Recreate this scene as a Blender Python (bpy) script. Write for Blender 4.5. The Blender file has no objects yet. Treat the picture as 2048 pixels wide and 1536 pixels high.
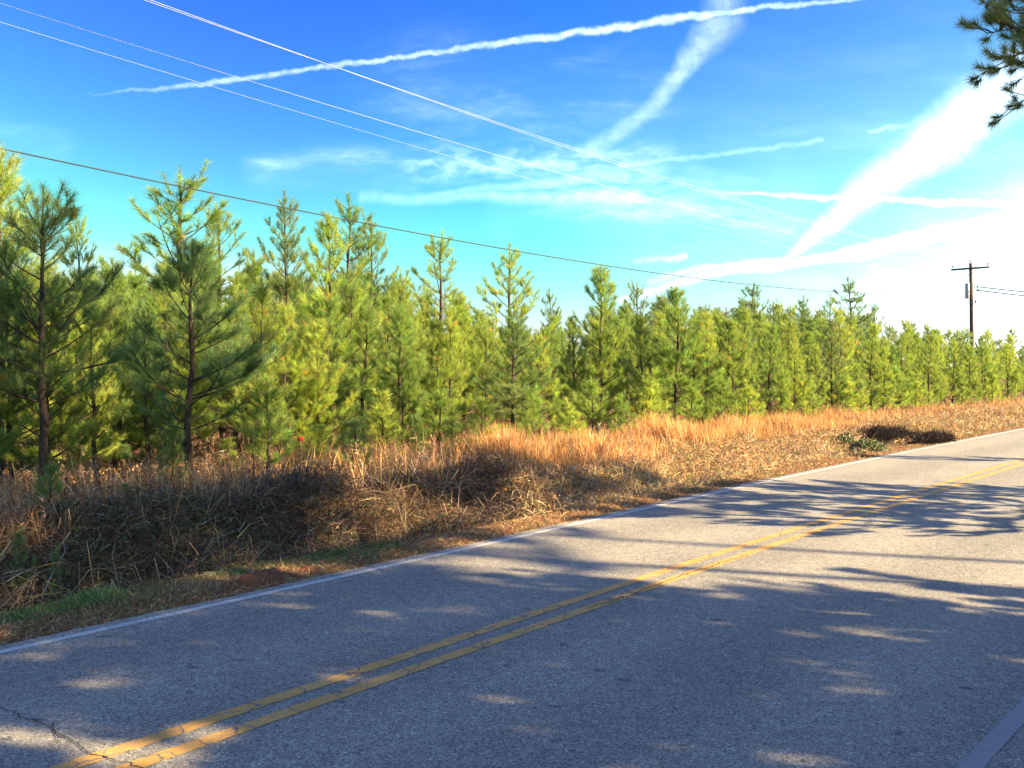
import bpy, math, random
import numpy as np
from mathutils import Vector

SC = bpy.context.scene
COL = SC.collection
rad = math.radians

# ------------------------------------------------------------------ camera, sky, sun
EYE = 2.2
F = 1700.0
HOR = 735.0
cam_d = bpy.data.cameras.new("camera")
cam = bpy.data.objects.new("camera", cam_d)
COL.objects.link(cam)
cam.location = (0, 0, EYE)
cam.rotation_euler = (rad(90) - math.atan((768 - HOR) / F), 0, 0)
cam_d.sensor_width = 36.0
cam_d.lens = 36.0 * F / 2048.0
cam_d.clip_end = 5000
SC.camera = cam

SUN_AZ, SUN_EL = rad(105), rad(25)
sun_dir = Vector((math.sin(SUN_AZ) * math.cos(SUN_EL), math.cos(SUN_AZ) * math.cos(SUN_EL), math.sin(SUN_EL)))
sl = bpy.data.lights.new("sun", 'SUN')
sl.energy = 5.0
sl.angle = rad(0.53)
sl.color = (1.0, 0.80, 0.50)
sun = bpy.data.objects.new("sun", sl)
COL.objects.link(sun)
sun.rotation_euler = sun_dir.to_track_quat('Z', 'Y').to_euler()

SC.view_settings.view_transform = 'Standard'
SC.view_settings.look = 'None'
SC.view_settings.gamma = 1
SC.view_settings.exposure = 2.35
SC.cycles.max_bounces = 6
SC.cycles.diffuse_bounces = 3
SC.cycles.transmission_bounces = 4
SC.cycles.transparent_max_bounces = 4

world = bpy.data.worlds.new("World")
SC.world = world
world.use_nodes = True


def build_sky():
    nt = world.node_tree
    N, L = nt.nodes, nt.links
    N.clear()

    def sock(inp, v):
        if isinstance(v, bpy.types.NodeSocket):
            L.new(v, inp)
        elif v is not None:
            inp.default_value = v

    def m(op, a, b=None, c=None, clamp=False):
        n = N.new('ShaderNodeMath'); n.operation = op; n.use_clamp = clamp
        sock(n.inputs[0], a); sock(n.inputs[1], b)
        if c is not None: sock(n.inputs[2], c)
        return n.outputs[0]

    def vm(op, a, b=None, scale=None):
        n = N.new('ShaderNodeVectorMath'); n.operation = op
        sock(n.inputs[0], a)
        if b is not None: sock(n.inputs[1], b)
        if scale is not None: sock(n.inputs['Scale'], scale)
        return n.outputs['Value'] if op in ('DOT_PRODUCT', 'LENGTH') else n.outputs['Vector']

    def mr(v, a, b, c=0.0, d=1.0, smooth=True):
        n = N.new('ShaderNodeMapRange'); n.interpolation_type = 'SMOOTHSTEP' if smooth else 'LINEAR'
        sock(n.inputs['Value'], v); sock(n.inputs['From Min'], a); sock(n.inputs['From Max'], b)
        sock(n.inputs['To Min'], c); sock(n.inputs['To Max'], d)
        return n.outputs['Result']

    def noise(vec, scale, detail=4, rough=0.55, color=False):
        n = N.new('ShaderNodeTexNoise'); sock(n.inputs['Vector'], vec)
        n.inputs['Scale'].default_value = scale; n.inputs['Detail'].default_value = detail
        n.inputs['Roughness'].default_value = rough
        return n.outputs['Color'] if color else n.outputs['Fac']

    def mix(f, a, b, mode='MIX'):
        n = N.new('ShaderNodeMix'); n.data_type = 'RGBA'; n.blend_type = mode
        sock(n.inputs['Factor'], f); sock(n.inputs['A'], a); sock(n.inputs['B'], b)
        return n.outputs['Result']

    tc = N.new('ShaderNodeTexCoord')
    d = vm('NORMALIZE', tc.outputs['Generated'])
    sep = N.new('ShaderNodeSeparateXYZ'); L.new(d, sep.inputs[0])
    X, Y, Z = sep.outputs
    yy = m('MAXIMUM', Y, 0.05)
    u = m('DIVIDE', X, yy); v = m('DIVIDE', Z, yy)
    cmb = N.new('ShaderNodeCombineXYZ'); L.new(u, cmb.inputs[0]); L.new(v, cmb.inputs[1])
    uv = cmb.outputs[0]
    front = mr(Y, 0.05, 0.3)

    def U(x, y): return ((x - 1024) / F, (HOR - y) / F, 0.0)

    # warped coordinates give the trails their ragged edges
    nz = noise(uv, 42.0, 5, 0.6, color=True)
    w1 = vm('SCALE', vm('SUBTRACT', nz, (0.5, 0.5, 0.5)), scale=0.013)
    uv1 = vm('ADD', uv, w1)
    nz2 = noise(uv, 6.0, 4, 0.55, color=True)
    w2 = vm('SCALE', vm('SUBTRACT', nz2, (0.5, 0.5, 0.5)), scale=0.05)
    uv2 = vm('ADD', uv, w2)

    def seg(vec, p0, p1, w0, w1, s0=1.0, s1=1.0, core=0.2):
        a, b = Vector(U(*p0)), Vector(U(*p1))
        ab = b - a
        rel = vm('SUBTRACT', vec, tuple(a))
        h = m('DIVIDE', vm('DOT_PRODUCT', rel, tuple(ab)), ab.length_squared, clamp=True)
        dist = vm('LENGTH', vm('MULTIPLY', vm('SUBTRACT', rel, vm('SCALE', tuple(ab), scale=h)), (1, 1, 0)))
        wd = m('MULTIPLY_ADD', h, (w1 - w0) / F, w0 / F)
        q = m('DIVIDE', dist, wd)
        k = mr(q, core, 1.0, 1.0, 0.0)
        return m('MULTIPLY', k, m('MULTIPLY_ADD', h, s1 - s0, s0))

    trails = [
        # the long crisp trail
        (uv1, (150, 197), (420, 172), 2, 9, 0.0, 0.45, .0), (uv1, (420, 172), (860, 110), 9, 8, 0.45, 0.6, .1),
        (uv1, (860, 110), (1230, 60), 8, 12, 0.6, 0.85, .1), (uv1, (1230, 60), (1500, 24), 13, 11, 0.9, 0.8, .1),
        (uv1, (1500, 24), (1800, -6), 9, 6, 0.7, 0.4, .05),
        # the bent plume
        (uv1, (1455, -60), (1440, 45), 60, 55, 0.32, 0.38, 0), (uv1, (1440, 45), (1352, 155), 60, 26, 0.38, 0.5, 0),
        (uv1, (1352, 155), (1300, 225), 26, 24, 0.5, 0.3, 0), (uv1, (1300, 225), (1190, 295), 24, 26, 0.3, 0.3, 0),
        # thin ones
        (uv1, (1240, 335), (1640, 282), 8, 8, 0.25, 0.2, .0), (uv1, (1740, 264), (1860, 250), 8, 8, 0.3, 0.1, .1),
        # broad bright band
        (uv2, (2060, 150), (1860, 290), 80, 74, 1.2, 1.4, .0), (uv2, (1860, 290), (1545, 535), 74, 12, 1.4, 0.5, .0),
        # low ones
        (uv1, (1400, 382), (1640, 396), 4, 9, 0.1, 1.0, .0), (uv1, (1640, 396), (2100, 415), 9, 10, 1.0, 1.3, .1),
        (uv2, (1230, 590), (1680, 508), 12, 15, 0.4, 1.2, 0), (uv2, (1680, 508), (2050, 440), 16, 22, 1.2, 1.4, 0),
        (uv1, (1270, 522), (1370, 514), 8, 10, 0.2, 0.6, 0), (uv2, (1300, 560), (1560, 520), 12, 12, 0.3, 1.0, 0),
        (uv2, (720, 405), (1260, 395), 16, 30, 0.2, 0.5, 0), (uv2, (880, 395), (1240, 350), 14, 20, 0.3, 0.3, 0),
    ]
    tot = None
    puff = mr(noise(uv2, 70.0, 5, 0.65), 0.28, 0.70, 0.55, 1.1)
    for (vec, a, b, w0, w1_, s0, s1, core) in trails:
        k = seg(vec, a, b, w0, w1_, s0, s1, core)
        tot = k if tot is None else m('MAXIMUM', tot, k)
    tot = m('MULTIPLY', tot, puff)

    # streaky cirrus fields and the rippled patch
    st = N.new('ShaderNodeMapping'); L.new(uv2, st.inputs['Vector'])
    st.inputs['Rotation'].default_value = (0, 0, rad(-12)); st.inputs['Scale'].default_value = (1.0, 4.2, 1.0)
    cir = noise(st.outputs[0], 4.5, 7, 0.62)
    cir = mr(cir, 0.42, 0.72)
    fm_ = N.new('ShaderNodeMapping'); L.new(uv1, fm_.inputs['Vector'])
    fm_.inputs['Rotation'].default_value = (0, 0, rad(-14)); fm_.inputs['Scale'].default_value = (1.0, 3.2, 1.0)
    fine_ = mr(noise(fm_.outputs[0], 17.0, 6, 0.65), 0.35, 0.68)
    patch = m('MAXIMUM', seg(uv2, (520, 345), (1260, 325), 50, 120, 0.6, 1.0, 0), seg(uv2, (850, 170), (1230, 240), 190, 200, 0.35, 0.42, 0))
    patch = m('MAXIMUM', patch, seg(uv2, (-100, 250), (130, 295), 80, 60, 0.3, 0.2, 0))
    patch = m('MAXIMUM', patch, seg(uv2, (1000, 430), (1560, 395), 60, 110, 0.5, 1.1, 0))
    patch = m('MAXIMUM', patch, seg(uv2, (150, 565), (620, 570), 100, 80, 1.7, 1.0, 0))
    rip = N.new('ShaderNodeMapping'); L.new(uv1, rip.inputs['Vector'])
    rip.inputs['Rotation'].default_value = (0, 0, rad(20)); rip.inputs['Scale'].default_value = (1.0, 2.0, 1.0)
    ripn = mr(noise(rip.outputs[0], 38.0, 3, 0.5), 0.42, 0.66)
    rmask = seg(uv2, (830, 330), (1180, 320), 55, 60, 0.7, 0.6, 0)
    cirrus = m('ADD', m('MULTIPLY', patch, m('MULTIPLY_ADD', m('MULTIPLY', cir, m('MULTIPLY_ADD', fine_, 0.9, 0.35)), 0.95, 0.12)), m('MULTIPLY', m('MULTIPLY', ripn, rmask), 0.6))
    cirrus = m('MULTIPLY', cirrus, m('SUBTRACT', 1.0, mr(seg(uv2, (1450, 250), (1750, 120), 190, 230, 1, 1, 0), 0, 1)))
    # unseen cloud added behind and above the camera, whiter fill for the shade
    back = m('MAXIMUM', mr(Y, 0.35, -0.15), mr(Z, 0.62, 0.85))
    fill_cl = m('MULTIPLY', back, mr(noise(d, 2.6, 6, 0.6), 0.30, 0.65, 0.06, 0.30))
    cl = m('ADD', fill_cl, m('MULTIPLY', m('ADD', m('MULTIPLY', cirrus, 0.62), tot), front))
    # bright thin veil low over the right-hand horizon
    sunh = (math.sin(rad(62)), math.cos(rad(62)), 0.10)
    ca = vm('DOT_PRODUCT', d, tuple(Vector(sunh).normalized()))
    veil = m('MAXIMUM', m('MULTIPLY', mr(ca, 0.68, 1.0), mr(Z, 0.30, 0.02)), m('MULTIPLY', m('MULTIPLY', mr(ca, 0.45, 0.95), mr(Z, 0.46, 0.05)), 0.22))
    veil = m('MULTIPLY', veil, m('MULTIPLY_ADD', cir, 0.8, 1.1))
    low = m('MULTIPLY', mr(Z, 0.10, -0.01), m('MULTIPLY_ADD', cir, 0.5, 0.15))
    veil = m('ADD', m('MULTIPLY', veil, 1.6), m('MULTIPLY', low, 0.5))

    sky = N.new('ShaderNodeTexSky'); sky.sky_type = 'NISHITA'
    sky.sun_disc = False
    sky.sun_elevation = SUN_EL; sky.sun_rotation = SUN_AZ
    sky.air_density = 1.0; sky.dust_density = 0.2; sky.ozone_density = 2.0
    hsv = N.new('ShaderNodeHueSaturation'); L.new(sky.outputs[0], hsv.inputs['Color'])
    hsv.inputs['Saturation'].default_value = 1.25
    tint0 = mix(1.0, hsv.outputs[0], (0.34, 0.80, 1.45, 1), 'MULTIPLY')
    # phone-like rendition of the clear sky: steeper fall of red and green with height, blue held
    K = 0.2295
    sc_ = N.new('ShaderNodeSeparateColor'); L.new(tint0, sc_.inputs[0])
    r_ = m('MULTIPLY', m('POWER', m('MULTIPLY', sc_.outputs[0], K / .20), 1.4), .34 / K)
    g_ = m('ADD', m('MULTIPLY', m('POWER', m('MULTIPLY', sc_.outputs[1], K / .69), 1.9), .90 / K), .025 / K)
    g_ = m('MULTIPLY', g_, mr(u, -0.38, 0.12, 0.94, 1.32))
    b_ = m('MINIMUM', sc_.outputs[2], 1.03 / K)
    cc_ = N.new('ShaderNodeCombineColor')
    L.new(m('MINIMUM', r_, 1.0 / K), cc_.inputs[0]); L.new(m('MINIMUM', g_, 1.05 / K), cc_.inputs[1]); L.new(b_, cc_.inputs[2])
    tint = cc_.outputs[0]
    bg = N.new('ShaderNodeBackground'); L.new(tint, bg.inputs['Color'])
    bg.inputs['Strength'].default_value = 0.045
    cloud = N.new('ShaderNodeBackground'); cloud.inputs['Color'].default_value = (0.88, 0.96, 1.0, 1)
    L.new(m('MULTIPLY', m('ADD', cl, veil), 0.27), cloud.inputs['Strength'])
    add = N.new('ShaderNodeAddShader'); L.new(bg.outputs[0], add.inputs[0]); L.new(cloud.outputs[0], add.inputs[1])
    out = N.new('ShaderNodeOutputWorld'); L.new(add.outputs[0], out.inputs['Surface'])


build_sky()

# ------------------------------------------------------------------ helpers
def tag(o, label=None, cat=None, group=None, kind=None):
    if label: o['label'] = label
    if cat: o['category'] = cat
    if group: o['group'] = group
    if kind: o['kind'] = kind
    return o


def empty(name, loc, rz=0.0):
    o = bpy.data.objects.new(name, None)
    o.empty_display_size = 0.2
    COL.objects.link(o)
    o.location = loc
    o.rotation_euler = (0, 0, rz)
    return o


def mesh_tris(name, V, T, mat, colors=None, smooth=False, quads=None):
    me = bpy.data.meshes.new(name)
    V = np.asarray(V, dtype=np.float32).reshape(-1, 3)
    T = np.asarray(T, dtype=np.int32).reshape(-1, 3)
    nq = 0 if quads is None else len(quads)
    nl = len(T) * 3 + nq * 4
    me.vertices.add(len(V)); me.vertices.foreach_set('co', V.ravel())
    me.loops.add(nl)
    li = T.ravel()
    starts = np.arange(len(T), dtype=np.int32) * 3
    if nq:
        Q = np.asarray(quads, dtype=np.int32).reshape(-1, 4)
        li = np.concatenate([li, Q.ravel()])
        starts = np.concatenate([starts, len(T) * 3 + np.arange(nq, dtype=np.int32) * 4])
    me.loops.foreach_set('vertex_index', li.astype(np.int32))
    me.polygons.add(len(starts))
    me.polygons.foreach_set('loop_start', starts.astype(np.int32))
    if smooth:
        me.polygons.foreach_set('use_smooth', np.ones(len(starts), dtype=bool))
    me.update(calc_edges=True)
    if colors is not None:
        ca = me.color_attributes.new('tone', 'FLOAT_COLOR', 'POINT')
        c = np.ones((len(V), 4), dtype=np.float32); c[:, :3] = colors
        ca.data.foreach_set('color', c.ravel())
    me.materials.append(mat)
    return me


def link(name, me, parent=None):
    o = bpy.data.objects.new(name, me)
    COL.objects.link(o)
    if parent: o.parent = parent
    return o


class Tubes:
    """collects tapered tubes, boxes and lathed shapes into one mesh"""
    def __init__(self):
        self.V, self.Q, self.T, self.n = [], [], [], 0

    def tube(self, pts, r, sides=6, cap=True):
        pts = np.asarray(pts, float)
        k = len(pts)
        r = np.broadcast_to(np.asarray(r, float), (k,))
        tan = np.gradient(pts, axis=0)
        tan /= np.linalg.norm(tan, axis=1)[:, None] + 1e-9
        ref = np.array([0, 0, 1.0]) if abs(tan[0][2]) < 0.9 else np.array([1.0, 0, 0])
        a = np.cross(tan, ref); a /= np.linalg.norm(a, axis=1)[:, None] + 1e-9
        b = np.cross(tan, a)
        th = np.linspace(0, 2 * np.pi, sides, endpoint=False)
        ring = pts[:, None] + r[:, None, None] * (a[:, None] * np.cos(th)[None, :, None] + b[:, None] * np.sin(th)[None, :, None])
        self.V.append(ring.reshape(-1, 3))
        i = np.arange(k - 1)[:, None] * sides; j = np.arange(sides)[None]; j2 = (j + 1) % sides
        q = np.stack([i + j, i + j2, i + sides + j2, i + sides + j], -1).reshape(-1, 4) + self.n
        self.Q.append(q)
        self.n += k * sides
        if cap:
            for e, c in ((0, pts[0]), (k - 1, pts[-1])):
                self.V.append(c[None])
                base = self.n - sides * (k - e) if e == 0 else self.n - 1 - sides
                base = (self.n - k * sides) if e == 0 else (self.n - 1 - sides)
                jj = np.arange(sides)
                self.T.append(np.stack([np.full(sides, self.n), base + jj, base + (jj + 1) % sides], -1))
                self.n += 1
        return self

    def box(self, c, ax, ay, az):
        c, ax, ay, az = map(lambda q: np.asarray(q, float), (c, ax, ay, az))
        s = [(-1, -1, -1), (1, -1, -1), (1, 1, -1), (-1, 1, -1), (-1, -1, 1), (1, -1, 1), (1, 1, 1), (-1, 1, 1)]
        self.V.append(np.array([c + ax * i + ay * j + az * k for i, j, k in s]))
        self.Q.append(np.array([(0, 3, 2, 1), (4, 5, 6, 7), (0, 1, 5, 4), (1, 2, 6, 5), (2, 3, 7, 6), (3, 0, 4, 7)]) + self.n)
        self.n += 8
        return self

    def mesh(self, name, mat, smooth=True):
        T = np.concatenate(self.T) if self.T else np.zeros((0, 3), int)
        Q = np.concatenate(self.Q) if self.Q else np.zeros((0, 4), int)
        return mesh_tris(name, np.concatenate(self.V), T, mat, quads=Q, smooth=smooth)


# ------------------------------------------------------------------ materials
class Mat:
    def __init__(self, name):
        self.m = bpy.data.materials.new(name); self.m.use_nodes = True
        self.t = self.m.node_tree; self.N = self.t.nodes; self.L = self.t.links
        self.p = self.N['Principled BSDF']; self.out = self.N['Material Output']

    def n(self, typ, **kw):
        nd = self.N.new(typ)
        for k, v in kw.items():
            if k in nd.inputs.keys():
                if isinstance(v, bpy.types.NodeSocket): self.L.new(v, nd.inputs[k])
                else: nd.inputs[k].default_value = v
            else: setattr(nd, k, v)
        return nd

    def noise(self, scale, detail=4, rough=0.55, vec=None, off=None):
        nd = self.n('ShaderNodeTexNoise', Scale=scale, Detail=detail, Roughness=rough)
        if vec is not None: self.L.new(vec, nd.inputs['Vector'])
        return nd.outputs['Fac']

    def pos(self):
        return self.n('ShaderNodeNewGeometry').outputs['Position']

    def ramp(self, f, stops):
        nd = self.N.new('ShaderNodeValToRGB'); self.L.new(f, nd.inputs[0])
        el = nd.color_ramp.elements
        while len(el) < len(stops): el.new(0.5)
        for e, (p, c) in zip(el, stops):
            e.position = p; e.color = (*c, 1) if len(c) == 3 else c
        return nd.outputs['Color']

    def mix(self, f, a, b, mode='MIX'):
        nd = self.N.new('ShaderNodeMix'); nd.data_type = 'RGBA'; nd.blend_type = mode
        for k, v in (('Factor', f), ('A', a), ('B', b)):
            if isinstance(v, bpy.types.NodeSocket): self.L.new(v, nd.inputs[k])
            else: nd.inputs[k].default_value = v if not (isinstance(v, tuple) and len(v) == 3) else (*v, 1)
        return nd.outputs['Result']

    def math(self, op, a, b=None, clamp=False):
        nd = self.N.new('ShaderNodeMath'); nd.operation = op; nd.use_clamp = clamp
        for i, v in enumerate((a, b)):
            if v is None: continue
            if isinstance(v, bpy.types.NodeSocket): self.L.new(v, nd.inputs[i])
            else: nd.inputs[i].default_value = v
        return nd.outputs[0]

    def mr(self, v, a, b, c=0.0, d=1.0):
        nd = self.n('ShaderNodeMapRange', interpolation_type='SMOOTHSTEP')
        self.L.new(v, nd.inputs['Value'])
        for k, x in (('From Min', a), ('From Max', b), ('To Min', c), ('To Max', d)): nd.inputs[k].default_value = x
        return nd.outputs['Result']

    def bump(self, h, strength=0.3, dist=0.01):
        b = self.n('ShaderNodeBump', Strength=strength, Distance=dist); self.L.new(h, b.inputs['Height'])
        self.L.new(b.outputs[0], self.p.inputs['Normal'])

    def base(self, c):
        if isinstance(c, bpy.types.NodeSocket): self.L.new(c, self.p.inputs['Base Color'])
        else: self.p.inputs['Base Color'].default_value = (*c, 1)

    def set(self, rough=None, spec=None, metal=None):
        if rough is not None: self.p.inputs['Roughness'].default_value = rough
        if spec is not None: self.p.inputs['Specular IOR Level'].default_value = spec
        if metal is not None: self.p.inputs['Metallic'].default_value = metal
        return self

    def translucent(self, color, amount):
        tr = self.n('ShaderNodeBsdfTranslucent')
        if isinstance(color, bpy.types.NodeSocket): self.L.new(color, tr.inputs['Color'])
        else: tr.inputs['Color'].default_value = (*color, 1)
        ms = self.n('ShaderNodeMixShader'); ms.inputs[0].default_value = amount
        self.L.new(self.p.outputs[0], ms.inputs[1]); self.L.new(tr.outputs[0], ms.inputs[2])
        self.L.new(ms.outputs[0], self.out.inputs['Surface'])


def mat_needles(name, a, b, c, trans=0.35):
    M = Mat(name)
    oi = M.n('ShaderNodeObjectInfo')
    tone = M.n('ShaderNodeAttribute', attribute_name='tone')
    base = M.ramp(oi.outputs['Random'], [(0.0, a), (0.5, b), (1.0, c)])
    col = M.mix(1.0, base, tone.outputs['Color'], 'MULTIPLY')
    M.base(col); M.set(0.5, 0.3)
    tc = M.mix(1.0, col, (1.35, 1.35, 0.8), 'MULTIPLY')
    M.translucent(tc, trans)
    return M.m


def mat_tone(name, trans=0.2, rough=0.8, spec=0.15):
    M = Mat(name)
    tone = M.n('ShaderNodeAttribute', attribute_name='tone')
    M.base(tone.outputs['Color']); M.set(rough, spec)
    if trans: M.translucent(tone.outputs['Color'], trans)
    return M.m


NEEDLE = mat_needles('pine_needles', (0.19, 0.28, 0.07), (0.23, 0.31, 0.07), (0.265, 0.325, 0.075), .5)
NEEDLE_BLUE = mat_needles('grey_green_needles', (0.17, 0.225, 0.09), (0.19, 0.24, 0.09), (0.205, 0.25, 0.09), .45)
NEEDLE_DEEP = mat_needles('deep_and_shaded_needles', (0.14, 0.22, 0.07), (0.16, 0.235, 0.07), (0.175, 0.245, 0.07), .4)
NEEDLE_LIME = mat_needles('lime_needles', (0.29, 0.37, 0.07), (0.32, 0.385, 0.075), (0.35, 0.40, 0.08), .5)
STRAW = mat_tone('dead_stalks', 0.25)
LEAFM = mat_tone('leaf_litter_leaves', 0.2, 0.6, 0.3)


def make_bark(name, a, b):
    M = Mat(name)
    f = M.noise(14, 6, .7, M.pos())
    M.base(M.ramp(f, [(0.3, a), (0.7, b)])); M.set(0.9, 0.1); M.bump(f, .6, .02)
    return M.m


BARK = make_bark('pine_bark', (0.022, 0.015, 0.012), (0.095, 0.066, 0.05))
TWIG = make_bark('bare_grey_wood', (0.16, 0.13, 0.10), (0.38, 0.33, 0.28))
POLEW = make_bark('weathered_pole_wood', (0.05, 0.035, 0.03), (0.13, 0.08, 0.055))


def simple(name, c, rough=.6, metal=0.0):
    M = Mat(name)
    f = M.noise(9, 4, .6, M.pos())
    M.base(M.mix(f, tuple(x * .8 for x in c), tuple(min(1, x * 1.15) for x in c))); M.set(rough, .4, metal)
    return M.m


def mat_asphalt():
    M = Mat('worn_asphalt')
    P = M.pos()
    v1 = M.n('ShaderNodeTexVoronoi', Scale=98.0); M.L.new(P, v1.inputs['Vector'])
    sepc = M.n('ShaderNodeSeparateColor'); M.L.new(v1.outputs['Color'], sepc.inputs[0])
    grain = M.ramp(sepc.outputs[0], [(0.0, (0.03, 0.03, 0.034)), (0.2, (0.14, 0.14, 0.145)), (0.6, (0.245, 0.24, 0.235)), (0.93, (0.36, 0.35, 0.34)), (1.0, (0.62, 0.61, 0.59))])
    fine = M.noise(60, 5, .75, P)
    g2 = M.mix(M.mr(fine, .35, .75), grain, (0.23, 0.227, 0.225))
    mid = M.noise(9.0, 6, .7, P)
    c = M.mix(M.mr(mid, .35, .7), (0.86, 0.86, 0.86), (1.1, 1.1, 1.1))
    c = M.mix(1.0, g2, c, 'MULTIPLY')
    big = M.noise(0.5, 4, .6, P)
    c = M.mix(1.0, c, M.mix(big, (0.82, 0.83, 0.85), (1.2, 1.17, 1.13)), 'MULTIPLY')
    # polished wheel tracks along both lanes
    sub = M.n('ShaderNodeVectorMath', operation='DOT_PRODUCT'); M.L.new(P, sub.inputs[0]); sub.inputs[1].default_value = (NR[0], NR[1], 0)
    wv = M.math('SINE', M.math('MULTIPLY', M.math('SUBTRACT', sub.outputs['Value'], 1.9), 3.55))
    wv = M.math('ADD', wv, M.math('MULTIPLY', big, 1.6))
    c = M.mix(1.0, c, M.mix(M.mr(wv, -.2, 2.0), (0.90, 0.90, 0.90), (1.10, 1.09, 1.07)), 'MULTIPLY')
    # small dark pits and tar spots, drawn out along the lanes
    mp = M.n('ShaderNodeMapping'); M.L.new(P, mp.inputs['Vector']); mp.inputs['Rotation'].default_value = (0, 0, rad(45)); mp.inputs['Scale'].default_value = (1.0, 1.8, 1)
    pit = M.noise(30, 2, .4, mp.outputs[0])
    c = M.mix(M.mr(pit, .645, .70, 0, .8), c, (0.03, 0.03, 0.034))
    tar = M.noise(5.5, 2, .35, mp.outputs[0])
    c = M.mix(M.mr(tar, .71, .74, 0, .6), c, (0.04, 0.04, 0.045))
    c = M.mix(1.0, c, (1.08, 1.0, .80), 'MULTIPLY')
    M.base(c); M.set(.82, .25)
    M.bump(M.math('ADD', sepc.outputs[0], fine), .55, .006)
    return M.m


def mat_paint(name, col, wear=.45, crackc=(0.10, 0.095, 0.09)):
    M = Mat(name)
    P = M.pos()
    f = M.noise(46, 6, .75, P)
    f2 = M.noise(3.0, 5, .65, P)
    c = M.mix(M.mr(f2, .3, .7), tuple(x * .82 for x in col), tuple(min(1, x * 1.08) for x in col))
    wn = M.math('ADD', f, M.math('MULTIPLY', f2, .35))
    g_ = M.n('ShaderNodeTexVoronoi', Scale=84.0); M.L.new(P, g_.inputs['Vector'])
    gs = M.n('ShaderNodeSeparateColor'); M.L.new(g_.outputs['Color'], gs.inputs[0])
    c = M.mix(M.mr(gs.outputs[0], .0, .25, .55, 0), c, (0.16, 0.15, 0.14))
    c = M.mix(M.mr(wn, .86 - wear * .35, .96 - wear * .35, 0, .75), c, (0.2, 0.19, 0.18))
    # fine cracking across the paint
    w = M.n('ShaderNodeTexNoise', Scale=3.0, Detail=6.0); M.L.new(P, w.inputs['Vector'])
    va = M.n('ShaderNodeVectorMath', operation='MULTIPLY_ADD'); M.L.new(w.outputs['Color'], va.inputs[0]); va.inputs[1].default_value = (.35, .35, .35); M.L.new(P, va.inputs[2])
    vo = M.n('ShaderNodeTexVoronoi', feature='DISTANCE_TO_EDGE', Scale=3.2); M.L.new(va.outputs[0], vo.inputs['Vector'])
    c = M.mix(M.mr(vo.outputs['Distance'], .010, .022, .9, 0), c, crackc)
    M.base(c); M.set(.7, .3); M.bump(f, .3, .004)
    return M.m


# ------------------------------------------------------------------ road geometry
AZ = rad(44.5)
DR = np.array([math.sin(AZ), math.cos(AZ)])       # along the road
NR = np.array([-math.cos(AZ), math.sin(AZ)])      # towards the field


def sm(x, a, b):
    t = np.clip((x - a) / (b - a), 0, 1)
    return t * t * (3 - 2 * t)


def Cn(s):
    s = np.asarray(s, float)
    return np.interp(s, [-40, -4, 1.8, 4.9, 9.9, 20.9, 34, 600], [4.2, 4.67, 4.87, 5.00, 5.20, 5.38, 5.45, 5.5])


def Wn(s):
    s = np.asarray(s, float)
    return np.interp(s, [-40, -4, 1.9, 7.0, 11, 16.2, 24, 32.4, 600], [6.9, 7.25, 7.44, 7.64, 7.85, 8.06, 8.22, 8.30, 8.4])


def smooth_fn(fn):
    ss = np.arange(-60, 620, 0.5)
    v = fn(ss)
    k = np.ones(15) / 15
    v2 = np.convolve(np.pad(v, 7, mode='edge'), k, mode='valid')
    return lambda s: np.interp(s, ss, v2)


Cn = smooth_fn(Cn); Wn = smooth_fn(Wn)
RN = 1.45


def XY(s, n):
    s = np.asarray(s, float); n = np.asarray(n, float)
    return DR[0] * s + NR[0] * n, DR[1] * s + NR[1] * n


def SN(x, y):
    return DR[0] * x + DR[1] * y, NR[0] * x + NR[1] * y


def vnoise(x, y, seed=0, scale=1.0):
    """smooth value noise"""
    x = np.asarray(x, float) * scale; y = np.asarray(y, float) * scale
    rs = np.random.RandomState(seed); g = rs.rand(64, 64)
    xi = np.floor(x).astype(int); yi = np.floor(y).astype(int)
    fx = x - xi; fy = y - yi; fx = fx * fx * (3 - 2 * fx); fy = fy * fy * (3 - 2 * fy)
    a = g[xi % 64, yi % 64]; b = g[(xi + 1) % 64, yi % 64]; c = g[xi % 64, (yi + 1) % 64]; d = g[(xi + 1) % 64, (yi + 1) % 64]
    return (a * (1 - fx) + b * fx) * (1 - fy) + (c * (1 - fx) + d * fx) * fy - 0.5


def terrain(s, e):
    """height of the ground; e = distance beyond the far white line"""
    s = np.asarray(s, float); e = np.asarray(e, float)
    n = Wn(s) + e
    z = np.full(np.broadcast(s, e).shape, -0.03)
    vw = .98 - 0.48 * sm(s, 4, 12)                                  # verge width
    verge = -0.02 + 0.03 * sm(e, 0.15, 0.5)
    dd = 0.62 * (1 - 0.55 * sm(s, 5, 16))
    ditch = -dd * sm(e, vw, vw + .7)
    tb = 0.28 - .12 * sm(s, 7, 14)
    rise = (dd + tb + 0.16 * vnoise(s, e, 3, .5)) * sm(e, vw + .7, vw + 2.0)
    field = (.02 - tb) * sm(e, 4.2, 8)
    far = 0.004 * np.clip(e - 20, 0, 400)
    zz = verge + ditch + rise + field + far
    zz = zz + (0.16 * vnoise(s, e, 5, .8) + .05 * vnoise(s, e, 6, 2.3)) * sm(e, vw, vw + 1) + .02 * vnoise(s, e, 7, 4) * sm(e, .2, .6)
    z = np.where(e > 0.13, zz, z)
    right = RN - 0.35 - n
    zr = -0.03 + 0.62 * sm(right, 0.3, 1.6) + 0.15 * vnoise(s, n, 9, .5) * sm(right, 0.5, 3) + .5 * sm(right, 6, 20)
    z = np.where(right > 0, zr, z)
    return z


def gz(x, y):
    s, n = SN(x, y)
    return terrain(s, n - Wn(s))


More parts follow.
